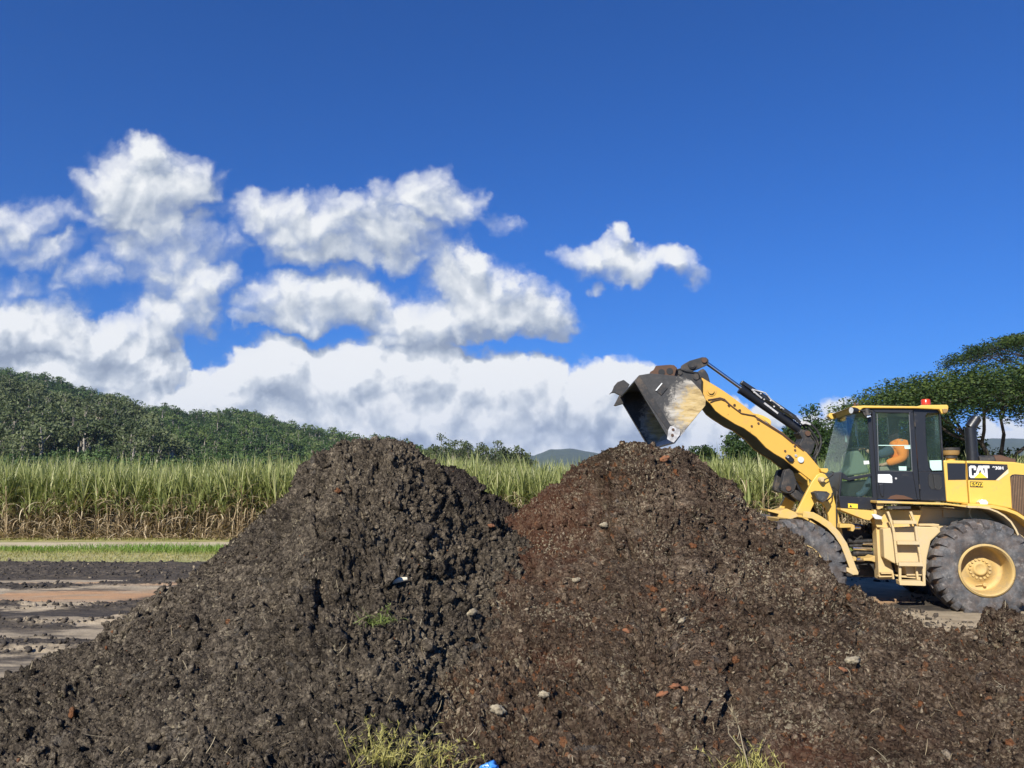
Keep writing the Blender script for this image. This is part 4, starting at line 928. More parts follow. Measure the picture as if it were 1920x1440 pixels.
b_ = r(); b_.poly(5, [(1560, 790), (1690, 790), (1700, 930), (1520, 940)], -.8, -.5); b_.build('tank_foot', yel_low, loader, .01)
b_ = r(); b_.box((-.9, -.30, .42), (.1, .30, .78)); b_.cyl((-1.2, 0, .62), (.8, 0, .62), .10); b_.box((qr[0] - .2, -.75, .40), (qr[0] + .2, .75, .82))
b_.build('drive_train', blk_dirty, loader, .02)
b_ = f(); b_.box((qf[0] - .2, -.75, .40), (qf[0] + .2, .75, .82)); b_.build('front_axle', blk_dirty, loader, .02)
# articulation joint, steering cylinders, hoses
b_ = f(); b_.poly(5, [(340, 20), (545, 25), (545, 90), (335, 95)], -.70, -.3).poly(5, [(540, 20), (600, 45), (612, 110), (575, 160), (540, 155)], -.72, -.55); b_.build('hinge_bracket', yel, loader, .008); b_ = f(); b_.poly(5, [(570, 620), (620, 612), (640, 640), (630, 690), (580, 690)], -.75, -.5); b_.build('hinge_bracket', yel, loader, .008); b_ = f()
b_.poly(5, [(760, 640), (900, 630), (955, 595), (970, 600), (970, 715), (900, 690), (765, 685)], -.75, -.5)
b_.build('hinge_bracket', yel, loader, .008)
b_ = f(); b_.tube([b_.P(5, 600, 85, -.6), b_.P(5, 700, 90, -.6)], .03); b_.build('steering_cylinder', chrome, loader); b_ = f(); b_.tube([b_.P(5, 630, 660, -.62), b_.P(5, 770, 660, -.62)], .03); b_.build('steering_cylinder', chrome, loader); b_ = f(); b_.tube([b_.P(5, 740, 375, -.55), b_.P(5, 915, 385, -.55)], .022); b_.build('hinge_pipe', chrome, loader); b_ = f(); b_.tube([b_.P(5, 560, 455, -.5), b_.P(5, 900, 470, -.5)], .035)
b_.build('hinge_pipe', chrome, loader)
b_ = f()
for (pts, rr) in (([(760, 60), (800, 60), (810, 150), (760, 150)], .03), ([(850, 60), (930, 60), (960, 160), (870, 150)], .05), ([(560, 240), (640, 300), (720, 240), (740, 300), (680, 360)], .02), ([(480, 330), (700, 340), (900, 330)], .04), ([(500, 420), (700, 410), (960, 430)], .03), ([(560, 560), (760, 540), (960, 560)], .05)):
    b_.tube([b_.P(5, x, y, -.45) for x, y in pts], rr, 8)
b_.box((-.75, -.35, .9), (-.1, .35, 1.25)).box((-.7, -.3, .55), (.1, .3, .62))
b_.build('hinge_hoses', hose_m, loader)
# rear fender + hood skirt
b_ = r(); b_.strip(6, [(620, 135), (760, 138), (880, 155), (985, 195), (1070, 245), (1150, 315), (1210, 410), (1260, 520), (1290, 640)], .028, -1.20, -.63)
b_.strip(6, [(655, 150), (640, 210), (680, 300)], .02, -.9, -.88); b_.build('fender', cream, loader, .006)
b_ = r(); b_.strip(6, [(620, 112), (760, 118), (930, 132), (1090, 165), (1220, 215), (1330, 285), (1460, 400), (1560, 560)], .05, -.98, -.63); b_.build('hood_skirt', yel, loader, .008)
# hood
b_ = r(); b_.poly(1, [(1196, 686), (1396, 690), (1424, 1078), (1225, 1060)], -.76, .76); b_.poly(1, [(1404, 690), (1600, 692), (1835, 702), (1900, 714), (2100, 730), (2330, 765), (2420, 1250), (2150, 1300), (1960, 1190), (1800, 1122), (1620, 1088), (1432, 1079)], -.76, .76)
hood = b_.build('engine_hood', yel, loader, .02)
b_ = r(); b_.poly(1, [(1228, 712), (1393, 714), (1397, 862), (1236, 864)], -.7645, -.7595); b_.poly(1, [(1408, 712), (1770, 724), (1776, 764), (1664, 866), (1418, 862)], -.7645, -.7595); b_.build('decal_panel', blk, hood)
b_ = r(); b_.poly(1, [(1779, 764), (1781, 802), (1692, 868), (1667, 866)], -.7645, -.7595); b_.build('decal_stripe', decal_c, hood)
b_ = r()
b_.poly(1, [(1490, 775), (1490, 748), (1478, 735), (1438, 734), (1424, 748), (1428, 832), (1442, 846), (1480, 846), (1494, 832), (1493, 803), (1470, 803), (1471, 824), (1449, 824), (1446, 757), (1468, 757), (1469, 775)], -.770, -.7645)
b_.poly(1, [(1510, 735), (1540, 735), (1580, 846), (1553, 846), (1525, 764), (1499, 846), (1473, 846)], -.7705, -.765); b_.poly(1, [(1546, 734), (1608, 735), (1609, 758), (1589, 758), (1594, 846), (1570, 846), (1566, 758), (1547, 758)], -.770, -.7645)
b_.build('lettering', decal_w, hood)
b_ = r(); b_.poly(1, [(1470, 847), (1528, 793), (1590, 847)], -.7740, -.7710); b_.build('decal_triangle', decal_y, hood)
def text(s, c, x, y, h, dep, mat, fr, parent, name, wid=None, off=0.0):
    cu = bpy.data.curves.new('t', 'FONT'); cu.body = s; cu.offset = off; cu.extrude = 0.0; ob = bpy.data.objects.new('t', cu); COL.objects.link(ob)
    dg = bpy.context.evaluated_depsgraph_get(); me = bpy.data.meshes.new_from_object(ob.evaluated_get(dg)); V = np.array([v.co[:] for v in me.vertices]); fs = [list(p.vertices) for p in me.polygons]
    bpy.data.objects.remove(ob); mn, mx = V.min(0), V.max(0); sc = h / (mx[1] - mn[1]); q = MB(fr, loader).P(c, x, y, dep); sx = (wid / (mx[0] - mn[0])) if wid else sc
    m_ = MB(fr, loader); m_._add([(q[0] + (p[0] - mn[0]) * sx, dep, q[2] + (p[1] - mn[1]) * sc - (p[0] - mn[0]) * sx * .02) for p in V], fs); return m_.build(name, mat, parent)
text('930H', 1, 1638, 770, .052, -.768, decal_w, FR, hood, 'model_number', .155, .03)
b_ = r(); b_.poly(1, [(1433, 877), (1549, 881), (1551, 931), (1436, 928)], -.7645, -.7595); fp = b_.build('fleet_plate', blk, hood)
text('E502', 1, 1441, 920, .062, -.768, decal_y, FR, fp, 'fleet_number', .185, .025)
b_ = r()
gx = [(1800 + i * 15, 838 - min(i, 2) * 9 + i * .9, 1118 + i * 9.5) for i in range(17)]
for x, y0, y1 in gx: b_.poly(1, [(x, y0), (x + 8, y0), (x + 22, y1 + 4), (x + 14, y1)], -.775, -.755)
b_.build('grille', grillm, hood)
b_ = r(); b_.poly(1, [(1794, 834), (1812, 816), (1840, 812), (2060, 828), (2085, 1270), (1935, 1182), (1818, 1118)], -.764, -.758); b_.build('grille_backing', dark_in, hood)
b_ = r(); b_.poly(1, [(1520, 1062), (1545, 1040), (1580, 1042), (1600, 1066), (1595, 1085), (1530, 1085)], -.90, -.765); b_.build('marker_light', lens, hood, .006)
b_ = r(); b_.poly(1, [(1530, 1086), (1612, 1086), (1628, 1112), (1560, 1104)], -.90, -.765); b_.build('light_bracket', blk, hood, .004)
b_ = r(); b_.poly(1, [(2300, 900), (2460, 920), (2480, 1300), (2300, 1420), (2180, 1330)], -1.0, 1.0); b_.build('counterweight', yel_low, loader, .03)
b_ = r(); p0, p1, p2, p3 = b_.P(1, 1457, 700, -.1), b_.P(1, 1436, 392, -.1), b_.P(1, 1446, 370, -.1), b_.P(1, 1494, 306, -.1)
b_.tube([p0, p1], .088, 20, False); b_.tube([p1, (p1 + p2) / 2 + (0.01, 0, 0.01), p3], [.088, .086, .080], 20, True); b_.build('exhaust_pipe', blk, loader)
b_ = r(); b_.tube([b_.P(1, 1505, 690, -.05), b_.P(1, 1640, 690, -.05)], .085, 16); b_.build('muffler', blk_dirty, loader)
b_ = r(); b_.tube([b_.P(1, 1645, 690, -.05), b_.P(1, 1700, 686, -.05), b_.P(1, 1830, 706, -.05)], [.09, .09, .06], 16); b_.build('muffler_end', rusty, loader)
b_ = r(); q = b_.P(1, 1262, 690, -.2); z = lambda y: b_.P(1, 1262, y, -.2)[2]
b_.cyl((q[0], -.2, z(690)), (q[0], -.2, z(662)), .07); pc = b_.build('intake_base', yel, loader)
b_ = r(); b_.cyl((q[0], -.2, z(668)), (q[0], -.2, z(640)), .10).cyl((q[0], -.2, z(596)), (q[0], -.2, z(574)), .145, 24); b_.build('intake_cap', blk_dirty, pc)
amber = paint('amber_bowl', (.30, .19, .075), (.3, .24, .15), .3, .3); b_ = r(); b_.tube([(q[0], -.2, z(640)), (q[0], -.2, z(625)), (q[0], -.2, z(597))], [.118, .135, .137], 24); b_.build('intake_bowl', amber, pc)

# cab
YC0, YC1 = -.74, -.66
def both(m_, c, pts, y0=YC0, y1=YC1):
    q = [m_.P(c, x, y, y0) for x, y in pts]; pz = [(a[0], a[2]) for a in q]; m_.prism(pz, y0, y1); m_.prism(pz, -y1, -y0); return m_
b_ = r()
both(b_, 1, [(511, 222), (553, 222), (604, 1034), (560, 1034), (546, 800)])                      # pillar
both(b_, 1, [(925, 222), (1152, 226), (1158, 262), (1052, 262), (1034, 290), (1040, 520), (1064, 740), (1088, 792), (972, 792), (950, 520)])
both(b_, 1, [(972, 793), (1203, 790), (1226, 1054), (990, 1048)])
both(b_, 1, [(1158, 240), (1172, 262), (1190, 560), (1202, 790), (1188, 790), (1176, 560), (1160, 290)])
both(b_, 1, [(410, 222), (511, 222), (513, 262), (414, 258)])                                      # top rail
both(b_, 1, [(253, 1008), (560, 1020), (604, 1036), (604, 1050), (598, 1132), (268, 1116), (255, 1040)])
both(b_, 1, [(276, 793), (290, 800), (268, 1010), (250, 1010)])
both(b_, 1, [(290, 800), (340, 840), (545, 805), (548, 830), (345, 870), (285, 850)])
both(b_, 1, [(553, 222), (925, 222), (926, 233), (553, 233)])
cabm = b_
q = [b_.P(1, x, y, YC0) for x, y in [(276, 793), (250, 1010), (268, 1116), (290, 1116), (275, 1010), (300, 793)]]; b_.prism([(a[0], a[2]) for a in q], YC1, -YC1)     # front scuttle
q = [b_.P(1, x, y, YC0) for x, y in [(1188, 690), (1226, 1054), (1200, 1054), (1165, 690)]]; b_.prism([(a[0], a[2]) for a in q], YC1, -YC1)                              # rear wall below the window
q = [b_.P(1, x, y, YC0) for x, y in [(268, 1075), (1222, 1040), (1224, 1056), (268, 1116)]]; b_.prism([(a[0], a[2]) for a in q], YC1, -YC1)                             # floor
q = [b_.P(1, x, y, YC0) for x, y in [(405, 222), (1152, 224), (1152, 236), (409, 250)]]; b_.prism([(a[0], a[2]) for a in q], YC1, -YC1)                                 # head lining
cab = b_.build('cab', blk, loader, .006)
b_ = r(); b_.poly(1, [(362, 206), (385, 198), (475, 193), (960, 200), (1000, 189), (1232, 186), (1242, 205), (1238, 232), (1222, 262), (1180, 268), (1160, 228), (960, 219), (478, 216), (462, 222), (440, 256), (424, 250), (400, 215)], -.82, .82)
roof = b_.build('cab_roof', yel, cab, .015)
b_ = r(); b_.poly(1, [(172, 262), (230, 262), (232, 280), (216, 312), (186, 316), (160, 290)], .60, .80); b_.build('roof_corner', yel, roof, .01)
b_ = r(); q = b_.P(1, 1037, 186, -.35); z = lambda y: b_.P(1, 1037, y, -.35)[2]; b_.tube([(q[0], -.35, z(188)), (q[0], -.35, z(146)), (q[0], -.35, z(138))], [.072, .070, .060], 20); b_.build('beacon', red_l, roof)
b_ = r(); b_.tube([b_.P(1, 398, 200, .1), b_.P(1, 398, 170, .1)], .022); b_.tube([b_.P(1, 425, 196, .1), b_.P(1, 425, 172, .1)], .012); b_.build('roof_fitting', rusty, roof)
b_ = r(); q = b_.P(1, 392, 238, -.80); b_.tube([q + (.05, .02, .0), q + (-.045, -.015, 0)], [.05, .055], 16); wl = b_.build('work_light', blk, roof)
b_ = r(); b_.tube([q + (-.046, -.015, 0), q + (-.052, -.018, 0)], .05, 16); b_.build('lamp_glass', lens, wl)
b_ = r(); q = b_.P(1, 505, 262, -.80); b_.bar(q + (-.12, -.02, .05), q + (.08, -.02, .03), .02, .02); b_.tube([q + (0, 0, .06), q + (.01, -.03, -.05)], .045, 12); b_.poly(1, [(465, 240), (500, 262), (540, 300), (505, 306), (478, 272)], -.84, -.78); wl = b_.build('work_light', blk_dirty, roof, .004)
b_ = r(); b_.poly(1, [(500, 268), (536, 262), (542, 292), (510, 302)], -.852, -.841); b_.build('lamp_glass', lens, wl)
b_ = r(); b_.poly(1, [(1188, 222), (1228, 222), (1240, 240), (1226, 258), (1196, 262)], -.86, -.80); wl = b_.build('work_light', amber, roof, .01)
# glazing
def pane(pts, name='window', y=-.705, both_sides=True):
    b_ = r(); b_.poly(1, pts, y, y + .006); b_.build(name, glass, cab)
    if both_sides:
        q = [(a[0], a[2]) for a in (b_.P(1, x, yy, y) for x, yy in pts)]; b2 = r(); b2.prism(q, -y - .006, -y); b2.build(name, glass, cab)
pane([(414, 256), (513, 258), (546, 803), (343, 842), (289, 800), (275, 793)])
pane([(290, 850), (345, 872), (549, 832), (558, 1018), (256, 1006)])
pane([(1036, 290), (1054, 264), (1158, 264), (1176, 560), (1188, 780), (1092, 782), (1064, 740), (1042, 520)])
b_ = r(); q = [b_.P(1, x, y, YC0) for x, y in [(405, 250), (412, 250), (279, 795), (272, 795)]]; b_.prism([(a[0], a[2]) for a in q], YC1 - .06, -YC1 + .06); b_.build('windscreen', glass, cab)
b_ = r(); q = [b_.P(1, x, y, YC0) for x, y in [(1158, 262), (1163, 262), (1188, 690), (1183, 690)]]; b_.prism([(a[0], a[2]) for a in q], YC1, -YC1); b_.build('rear_window', glass, cab)
b_ = r(); b_.poly(1, [(308, 458), (330, 460), (328, 524), (312, 522)], .35, .354); b_.build('sticker', mint_st, cab)
b_ = r(); b_.poly(1, [(1070, 688), (1178, 685), (1184, 776), (1094, 778), (1076, 752)], -.7085, -.7055); b_.build('sticker', mint_st, cab)
# door
b_ = r(); D0, D1 = -.775, -.742
b_.poly(1, [(552, 226), (922, 232), (924, 262), (584, 256)], D0, D1).poly(1, [(552, 226), (584, 257), (614, 786), (612, 1036), (604, 1036)], D0, D1)
b_.poly(1, [(922, 233), (948, 530), (984, 1044), (962, 1040), (918, 786), (886, 262)], D0, D1).poly(1, [(613, 784), (917, 787), (960, 1042), (612, 1037)], D0, D1)
door = b_.build('door', blk, cab, .006)
for o_ in [door]: pass
b_ = r(); b_.strip(1, [(598, 268), (612, 780), (914, 786), (886, 274)], .012, D0 - .003, D0 + .005); b_.build('window_seal', paint('grey_rubber_seal', (.10, .11, .12), (.3, .28, .24), .4, .6, 6), door)
b_ = r(); b_.poly(1, [(584, 257), (886, 262), (917, 787), (613, 784)], -.757, -.752); b_.build('door_glass', glass, cab)
q = [(a[0], a[2]) for a in (r().P(1, x, y, -.757) for x, y in [(560, 240), (918, 240), (950, 787), (600, 784)])]; b_ = r(); b_.prism(q, .70, .706); b_.build('window', glass, cab)
b_ = r(); b_.strip(1, [(606, 552), (908, 553)], .012, -.768, -.758); b_.build('door_rail', mint_st, cab)
b_ = r(); b_.poly(1, [(842, 560), (902, 560), (902, 584), (848, 584)], -.7605, -.7575); b_.build('sticker', mint_st, cab); b_ = r(); b_.poly(1, [(792, 740), (862, 742), (862, 780), (796, 778)], -.7605, -.7575); b_.build('sticker', mint_st, cab)
b_ = r(); b_.poly(1, [(605, 812), (712, 812), (732, 832), (736, 890), (606, 886)], -.7800, -.7755); b_.build('sticker', white_st, cab)
b_ = r(); b_.poly(1, [(476, 692), (524, 690), (528, 720), (480, 724)], -.7105, -.7065); b_.build('sticker', white_st, cab)
b_ = r(); b_.poly(1, [(618, 900), (656, 896), (664, 925), (660, 1015), (640, 1016), (626, 985)], -.80, -.776); b_.build('door_handle', blk, cab, .012)
b_ = r(); b_.poly(1, [(690, 1036), (720, 1008), (770, 996), (840, 1004), (905, 1028), (925, 1038)], -.7785, -.7755); b_.build('dirt_patch', paint('brown_dirt', (.10, .05, .03), (.14, .08, .05), .5, .9), cab)
b_ = r(); b_.disc(1, 768, 850, .016, -.786, -.776).build('door_lock', steel, cab)
b_ = r(); b_.poly(1, [(1062, 830), (1078, 806), (1150, 810), (1172, 836), (1182, 920), (1160, 950), (1090, 945), (1068, 915)], -.7455, -.741); b_.build('pull_recess', dark_in, cab)
b_ = r(); b_.strip(1, [(1062, 830), (1078, 806), (1150, 810), (1172, 836), (1182, 920), (1160, 950), (1090, 945), (1068, 915), (1062, 830)], .008, -.752, -.742).bar(b_.P(1, 1106, 812, -.76), b_.P(1, 1122, 940, -.76), .02, .02); b_.build('pull_handle', blk_dirty, cab)
for yy in (340, 900): b_ = r(); b_.cyl(b_.P(1, 936 + (yy - 330) * .075, yy, -.775), b_.P(1, 940 + (yy - 330) * .075, yy + 44, -.775), .012, 8); b_.build('door_hinge', blk_dirty, cab)
b_ = r(); b_.poly(1, [(336, 1074), (424, 1080), (424, 1120), (338, 1114)], -.7445, -.7410); b_.build('warning_label', decal_y, cab)
b_ = r(); b_.poly(1, [(348, 1108), (360, 1086), (374, 1110)], -.7475, -.7446); b_.build('warning_sign', blk, cab)
# interior
b_ = r(); b_.poly(1, [(282, 880), (545, 862), (556, 1016), (262, 1004)], .05, .6); b_.build('dark_block', dark_in, cab)  # added dark block, makes the view through the lower pane dark
b_ = r(); b_.poly(1, [(352, 610), (430, 592), (470, 640), (500, 690), (530, 800), (430, 815), (312, 834), (292, 800), (350, 745)], -.15, .35); b_.build('console', green_c, cab, .03)
b_ = r(); b_.tube([b_.P(1, 400, 780, 0), b_.P(1, 430, 590, 0)], .03)
cx_ = b_.P(1, 432, 578, 0); ring = [(cx_ + np.array([.19 * math.cos(t) , .19 * math.sin(t), .19 * math.cos(t) * .12])) for t in np.linspace(0, 2 * math.pi, 25)]; b_.tube(ring, .014, 8, False)
b_.build('steering_wheel', dark_in, cab)
b_ = r(); b_.poly(1, [(872, 560), (905, 560), (915, 775), (660, 785), (650, 752), (865, 742)], -.25, .25); b_.build('seat', dark_in, cab, .03)
b_ = r(); b_.tube([b_.P(1, 405, 330, .45), b_.P(1, 414, 470, .45)], .022).tube([b_.P(1, 414, 470, .45), b_.P(1, 432, 560, .45)], .01); b_.build('grab_post', white_st, cab)
b_ = r(); b_.poly(1, [(622, 745), (690, 742), (715, 778), (625, 782)], -.5, -.3); b_.build('armrest', paint('beige_box', (.30, .26, .20), (.2, .17, .1), .3, .8), cab, .01)
# ladder
b_ = r(); YL = -1.14
def lad(pts, w=.035):
    q = [b_.P(5, x, y, YL) for x, y in pts]
    for a_, c_ in zip(q[:-1], q[1:]): b_.bar(a_, c_, w, .05)
b_2 = [(1190, -200), (1230, -90), (1270, 30), (1300, 160), (1320, 330), (1345, 560), (1365, 730), (1410, 780), (1415, 1110)]
lad(b_2); lad([(1600, -200), (1640, -100), (1690, 40), (1725, 330), (1770, 560), (1790, 720), (1835, 790), (1850, 1130)])
for (x0, y0, x1, y1, hh) in ((1270, -12, 1690, -10, .05), (1340, 358, 1740, 362, .05), (1370, 740, 1800, 745, .055)):
    b_.bar(b_.P(5, x0, y0, YL), b_.P(5, x1, y1, YL), hh, .16)
b_.poly(5, [(1400, 1045), (1800, 1050), (1862, 1085), (1868, 1140), (1415, 1125)], YL - .06, YL + .12)
b_.poly(5, [(1690, 790), (1730, 790), (1760, 1030), (1725, 1030)], YL + .05, YL + .1)
b_.build('ladder', cream, loader, .005)
b_ = r(); b_.poly(2, [(940, 190), (1105, 190), (1105, 208), (940, 208)], -1.16, -.9); b_.build('step_grate', blk_dirty, loader)
b_ = r(); b_.poly(2, [(825, 248), (850, 244), (902, 265), (898, 285), (850, 282), (832, 262)], -1.0, -.9); b_.build('side_lamp', lens, loader, .008)

# front frame: fender, tower, arms, cylinders
b_ = f(); b_.strip(2, [(330, 247), (400, 255), (455, 285), (520, 330), (575, 388), (625, 465), (662, 560), (692, 640), (710, 680)], .10, -1.20, -1.17); b_.strip(2, [(330, 247), (400, 255), (455, 285), (520, 330), (575, 388), (625, 465), (662, 560), (692, 640), (710, 680)], .03, -1.17, -.62)
b_.poly(2, [(600, 620), (690, 640), (728, 660), (728, 682), (690, 684), (610, 640)], -1.22, -.70)
b_.build('front_fender', yel_low, loader, .006)
b_ = f(); b_.poly(2, [(75, 210), (165, 222), (215, 206), (275, 232), (300, 262), (240, 282), (150, 268), (155, 245), (78, 226)], -.95, -.5); b_.build('fender_front', yel_low, loader, .006)
b_ = f()
for (y0, y1) in ((-.52, -.45), (.45, .52)):
    n0 = len(b_.v); q = [b_.P(4, x, y, -.52) for x, y in [(1125, 985), (1180, 958), (1225, 975), (1268, 1030), (1290, 1110), (1318, 1190), (1350, 1330), (1395, 1500), (1440, 1800), (1500, 2050), (1300, 2120), (1290, 1700), (1270, 1500), (1240, 1400), (1200, 1345), (1140, 1310), (1090, 1340), (1050, 1420), (1020, 1560), (960, 1720), (900, 1760), (600, 1790), (560, 1660), (700, 1600), (820, 1540), (900, 1390), (985, 1220), (1060, 1075)]]
    b_.prism([(a[0], a[2]) for a in q], y0, y1)
    if y0 < 0: near_t = b_; b_ = f()
    else: b_.build('loader_tower', yel, loader, .008); b_ = near_t
b_.poly(4, [(1165, 905), (1260, 905), (1268, 935), (1240, 965), (1180, 945)], -.50, -.40)
tower = b_.build('loader_tower', yel, loader, .008)
b_ = f(); b_.poly(2, [(180, 280), (600, 300), (640, 520), (560, 640), (300, 640)], -.44, .44); b_.build('front_frame', yel_low, loader, .01)
b_ = f(); b_.disc(4, 1190, 1045, .048, -.60, -.50).disc(4, 1190, 1045, .03, -.64, -.60); b_.build('arm_pin', cream, tower)
b_ = f(); b_.tube([b_.P(4, 1200, 1048, -.62), b_.P(4, 1262, 1025, -.60), b_.P(4, 1320, 985, -.58), b_.P(4, 1330, 955, -.56), b_.P(4, 1290, 940, -.55)], .009, 6); b_.tube([b_.P(4, 1310, 1130, -.56), b_.P(4, 1370, 1180, -.56), b_.P(4, 1365, 1400, -.56), b_.P(4, 1372, 1800, -.56), b_.P(4, 1420, 1900, -.56)], .014, 6); b_.build('tower_pipe', hose_m, tower)
# headlamp on the tower
b_ = f(); b_.poly(2, [(408, 92), (440, 78), (500, 82), (525, 100), (500, 145), (468, 162), (430, 140)], -.80, -.62); b_.tube([b_.P(2, 500, 150, -.7), b_.P(2, 535, 120, -.62), b_.P(2, 540, 95, -.55)], .012, 6); hl = b_.build('headlamp', blk_dirty, loader, .02)
b_ = f(); b_.poly(2, [(425, 95), (455, 86), (490, 92), (492, 130), (470, 148), (440, 135)], -.806, -.8005); b_.build('lamp_glass', paint('dark_lamp_glass', (.06, .065, .07), (.2, .16, .1), .4, .2), hl)
# lift arms
up = [(1172, 345), (1260, 398), (1380, 470), (1470, 530), (1560, 598), (1700, 700), (1800, 762), (1850, 792)]
c4u = [(350, 232), (460, 290), (500, 340), (560, 372), (700, 462), (850, 590), (935, 665), (1000, 712), (1060, 782), (1150, 890), (1185, 945), (1190, 1060), (1150, 1100), (1062, 1058)]
c4l = [(950, 972), (830, 880), (720, 790), (600, 722), (500, 650), (380, 520), (230, 412), (120, 360), (0, 285)]
c3l = [(1400, 775), (1330, 722), (1270, 640), (1222, 600), (1172, 490)]
def trace_arm(dep):
    m_ = f(); P3 = lambda p: m_.P(3, *p, dep); P4 = lambda p: m_.P(4, *p, dep)
    U = [P3(p) for p in up[:6]] + [P4(p) for p in c4u]; L = [P4(p) for p in c4l[:-1]] + [P3(p) for p in c3l]
    return [(a[0], a[2]) for a in U + L]
AP = trace_arm(-.40)
b_ = f(); b_.prism(AP, -.40, -.34); arm1 = b_.build('lift_arm', arm_y, loader, .006)
b_ = f(); b_.prism(AP, .34, .40); b_.build('lift_arm', arm_y, loader, .006)
# box web between the arm plates (much darker than the arm paint)
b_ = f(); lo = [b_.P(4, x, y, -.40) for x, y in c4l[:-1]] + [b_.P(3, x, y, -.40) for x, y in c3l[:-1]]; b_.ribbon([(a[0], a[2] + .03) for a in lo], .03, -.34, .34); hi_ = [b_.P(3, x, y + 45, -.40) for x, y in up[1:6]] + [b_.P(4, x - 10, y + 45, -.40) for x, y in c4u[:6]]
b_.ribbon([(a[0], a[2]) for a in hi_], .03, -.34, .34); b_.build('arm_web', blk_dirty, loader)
b_ = f(); b_.poly(4, [(352, 232), (400, 236), (470, 258), (545, 300), (565, 330), (560, 372), (460, 300)], -.338, -.30); b_.build('arm_gusset', yel, loader, .006)
b_ = f(); b_.disc(8, 640, 880, .085, -.412, -.398, 28).disc(8, 640, 872, .052, -.445, -.41, 24); b_.build('pivot_pin', arm_y, arm1, .005)
b_ = f(); b_.disc(4, 928, 798, .050, -.43, -.40, 24); b_.build('pin_cap', lens, arm1, .004)
b_ = f(); b_.disc(4, 868, 748, .022, -.42, -.40, 16); b_.build('bolt_cap', steel, arm1); b_ = f(); b_.disc(4, 772, 768, .014, -.46, -.44); b_.build('bolt_cap', steel, arm1)
b_ = f(); b_.poly(4, [(735, 770), (770, 732), (800, 742), (852, 795), (825, 832), (790, 825)], -.445, -.402); b_.build('sensor_block', blk, arm1, .01)
for (x, y) in ((112, 128), (400, 300), (408, 350), (855, 632), (858, 680), (736, 690), (45, 135), (180, 190), (325, 385)): b_ = f(); b_.disc(4, x, y, .018, -.418, -.40, 8); b_.build('hose_clip', rusty, arm1)
for (x, y) in ((1480, 660), (1545, 655), (1600, 715)): b_ = f(); b_.disc(3, x, y, .02, -.418, -.40, 8); b_.build('hose_clip', rusty, arm1)
def line(pts3, pts4, rr, dep, name):
    m_ = f(); m_.tube([m_.P(3, x, y, dep) for x, y in pts3] + [m_.P(4, x, y, dep) for x, y in pts4], rr, 8); m_.build(name, rusty if 'pipe' in name else hose_m, arm1)
line([(1245, 598), (1300, 590), (1380, 575), (1430, 590), (1480, 640), (1540, 690), (1620, 750), (1700, 765), (1780, 780)], [(360, 265), (560, 385), (700, 475), (840, 590), (900, 640), (960, 685)], .010, -.415, 'grease_pipe')
line([(1270, 625), (1320, 605), (1390, 590), (1440, 610)], [(90, 150)], .009, -.415, 'grease_pipe')
line([(1800, 800)], [(385, 295), (560, 405), (700, 492), (830, 600)], .007, -.412, 'grease_pipe')
# tilt linkage at the arm head
b_ = f(); b_.poly(8, [(-20, 300), (60, 250), (160, 195), (300, 155), (440, 115), (530, 120), (585, 175), (585, 240), (540, 300), (450, 340), (380, 372), (200, 440), (60, 430), (-40, 380)], -.14, -.06); b_.poly(8, [(-20, 300), (60, 250), (160, 195), (300, 155), (440, 115), (530, 120), (585, 175), (585, 240), (540, 300), (450, 340), (380, 372), (200, 440), (60, 430), (-40, 380)], .06, .14)
lev = b_.build('tilt_lever', blk_dirty, loader, .008)
b_ = f(); b_.disc(8, 215, 290, .065, -.175, -.14, 24).disc(8, 215, 290, .045, -.19, -.175, 24); b_.build('lever_pin', blk_dirty, lev, .004)
b_ = f(); b_.disc(8, 490, 185, .045, -.17, .17, 20); b_.build('rod_pin', rusty, lev, .004)
b_ = f(); b_.poly(8, [(330, 460), (400, 400), (460, 372), (520, 420), (570, 500), (600, 600), (622, 700), (560, 690), (430, 560)], .05, .33); b_.build('head_bracket', blk_dirty, loader, .01); b_ = f(); b_.poly(8, [(330, 460), (400, 400), (460, 372), (520, 420), (570, 500), (600, 600), (622, 700), (560, 690), (430, 560)], -.33, -.25); b_.build('head_bracket', blk_dirty, loader, .01)
b_ = f(); b_.poly(3, [(760, 330), (860, 262), (960, 250), (1060, 285), (1150, 300), (1176, 330), (1172, 492), (1215, 600), (1150, 560), (1100, 450), (1000, 400), (800, 420)], -.52, -.44); b_.poly(3, [(760, 330), (860, 262), (960, 250), (1060, 285), (1150, 300), (1176, 330), (1172, 492), (1215, 600), (1150, 560), (1100, 450), (1000, 400), (800, 420)], .44, .52); b_.tube([b_.P(3, 1100, 400, -.5), b_.P(3, 1100, 400, -.5) + (0, 1.0, 0)], .07)
b_.disc(3, 1110, 335, .055, -.54, -.52).disc(3, 930, 290, .04, -.54, -.52)
cp_ = b_.build('coupler', blk_dirty, loader, .008)
b_ = f(); b_.tube([b_.P(3, 840, 300, -.55), b_.P(3, 870, 262, -.55), b_.P(3, 930, 250, -.55), b_.P(3, 1000, 275, -.55), b_.P(3, 1080, 285, -.55), b_.P(3, 1130, 290, -.55), b_.P(3, 1150, 330, -.55), b_.P(3, 1160, 380, -.5)], .010, 8).tube([b_.P(3, 960, 262, -.5), b_.P(3, 1030, 290, -.5), b_.P(3, 1110, 300, -.5), b_.P(3, 1140, 350, -.5), b_.P(3, 1165, 400, -.5)], .009, 8); b_.build('coupler_hose', hose_m, cp_)
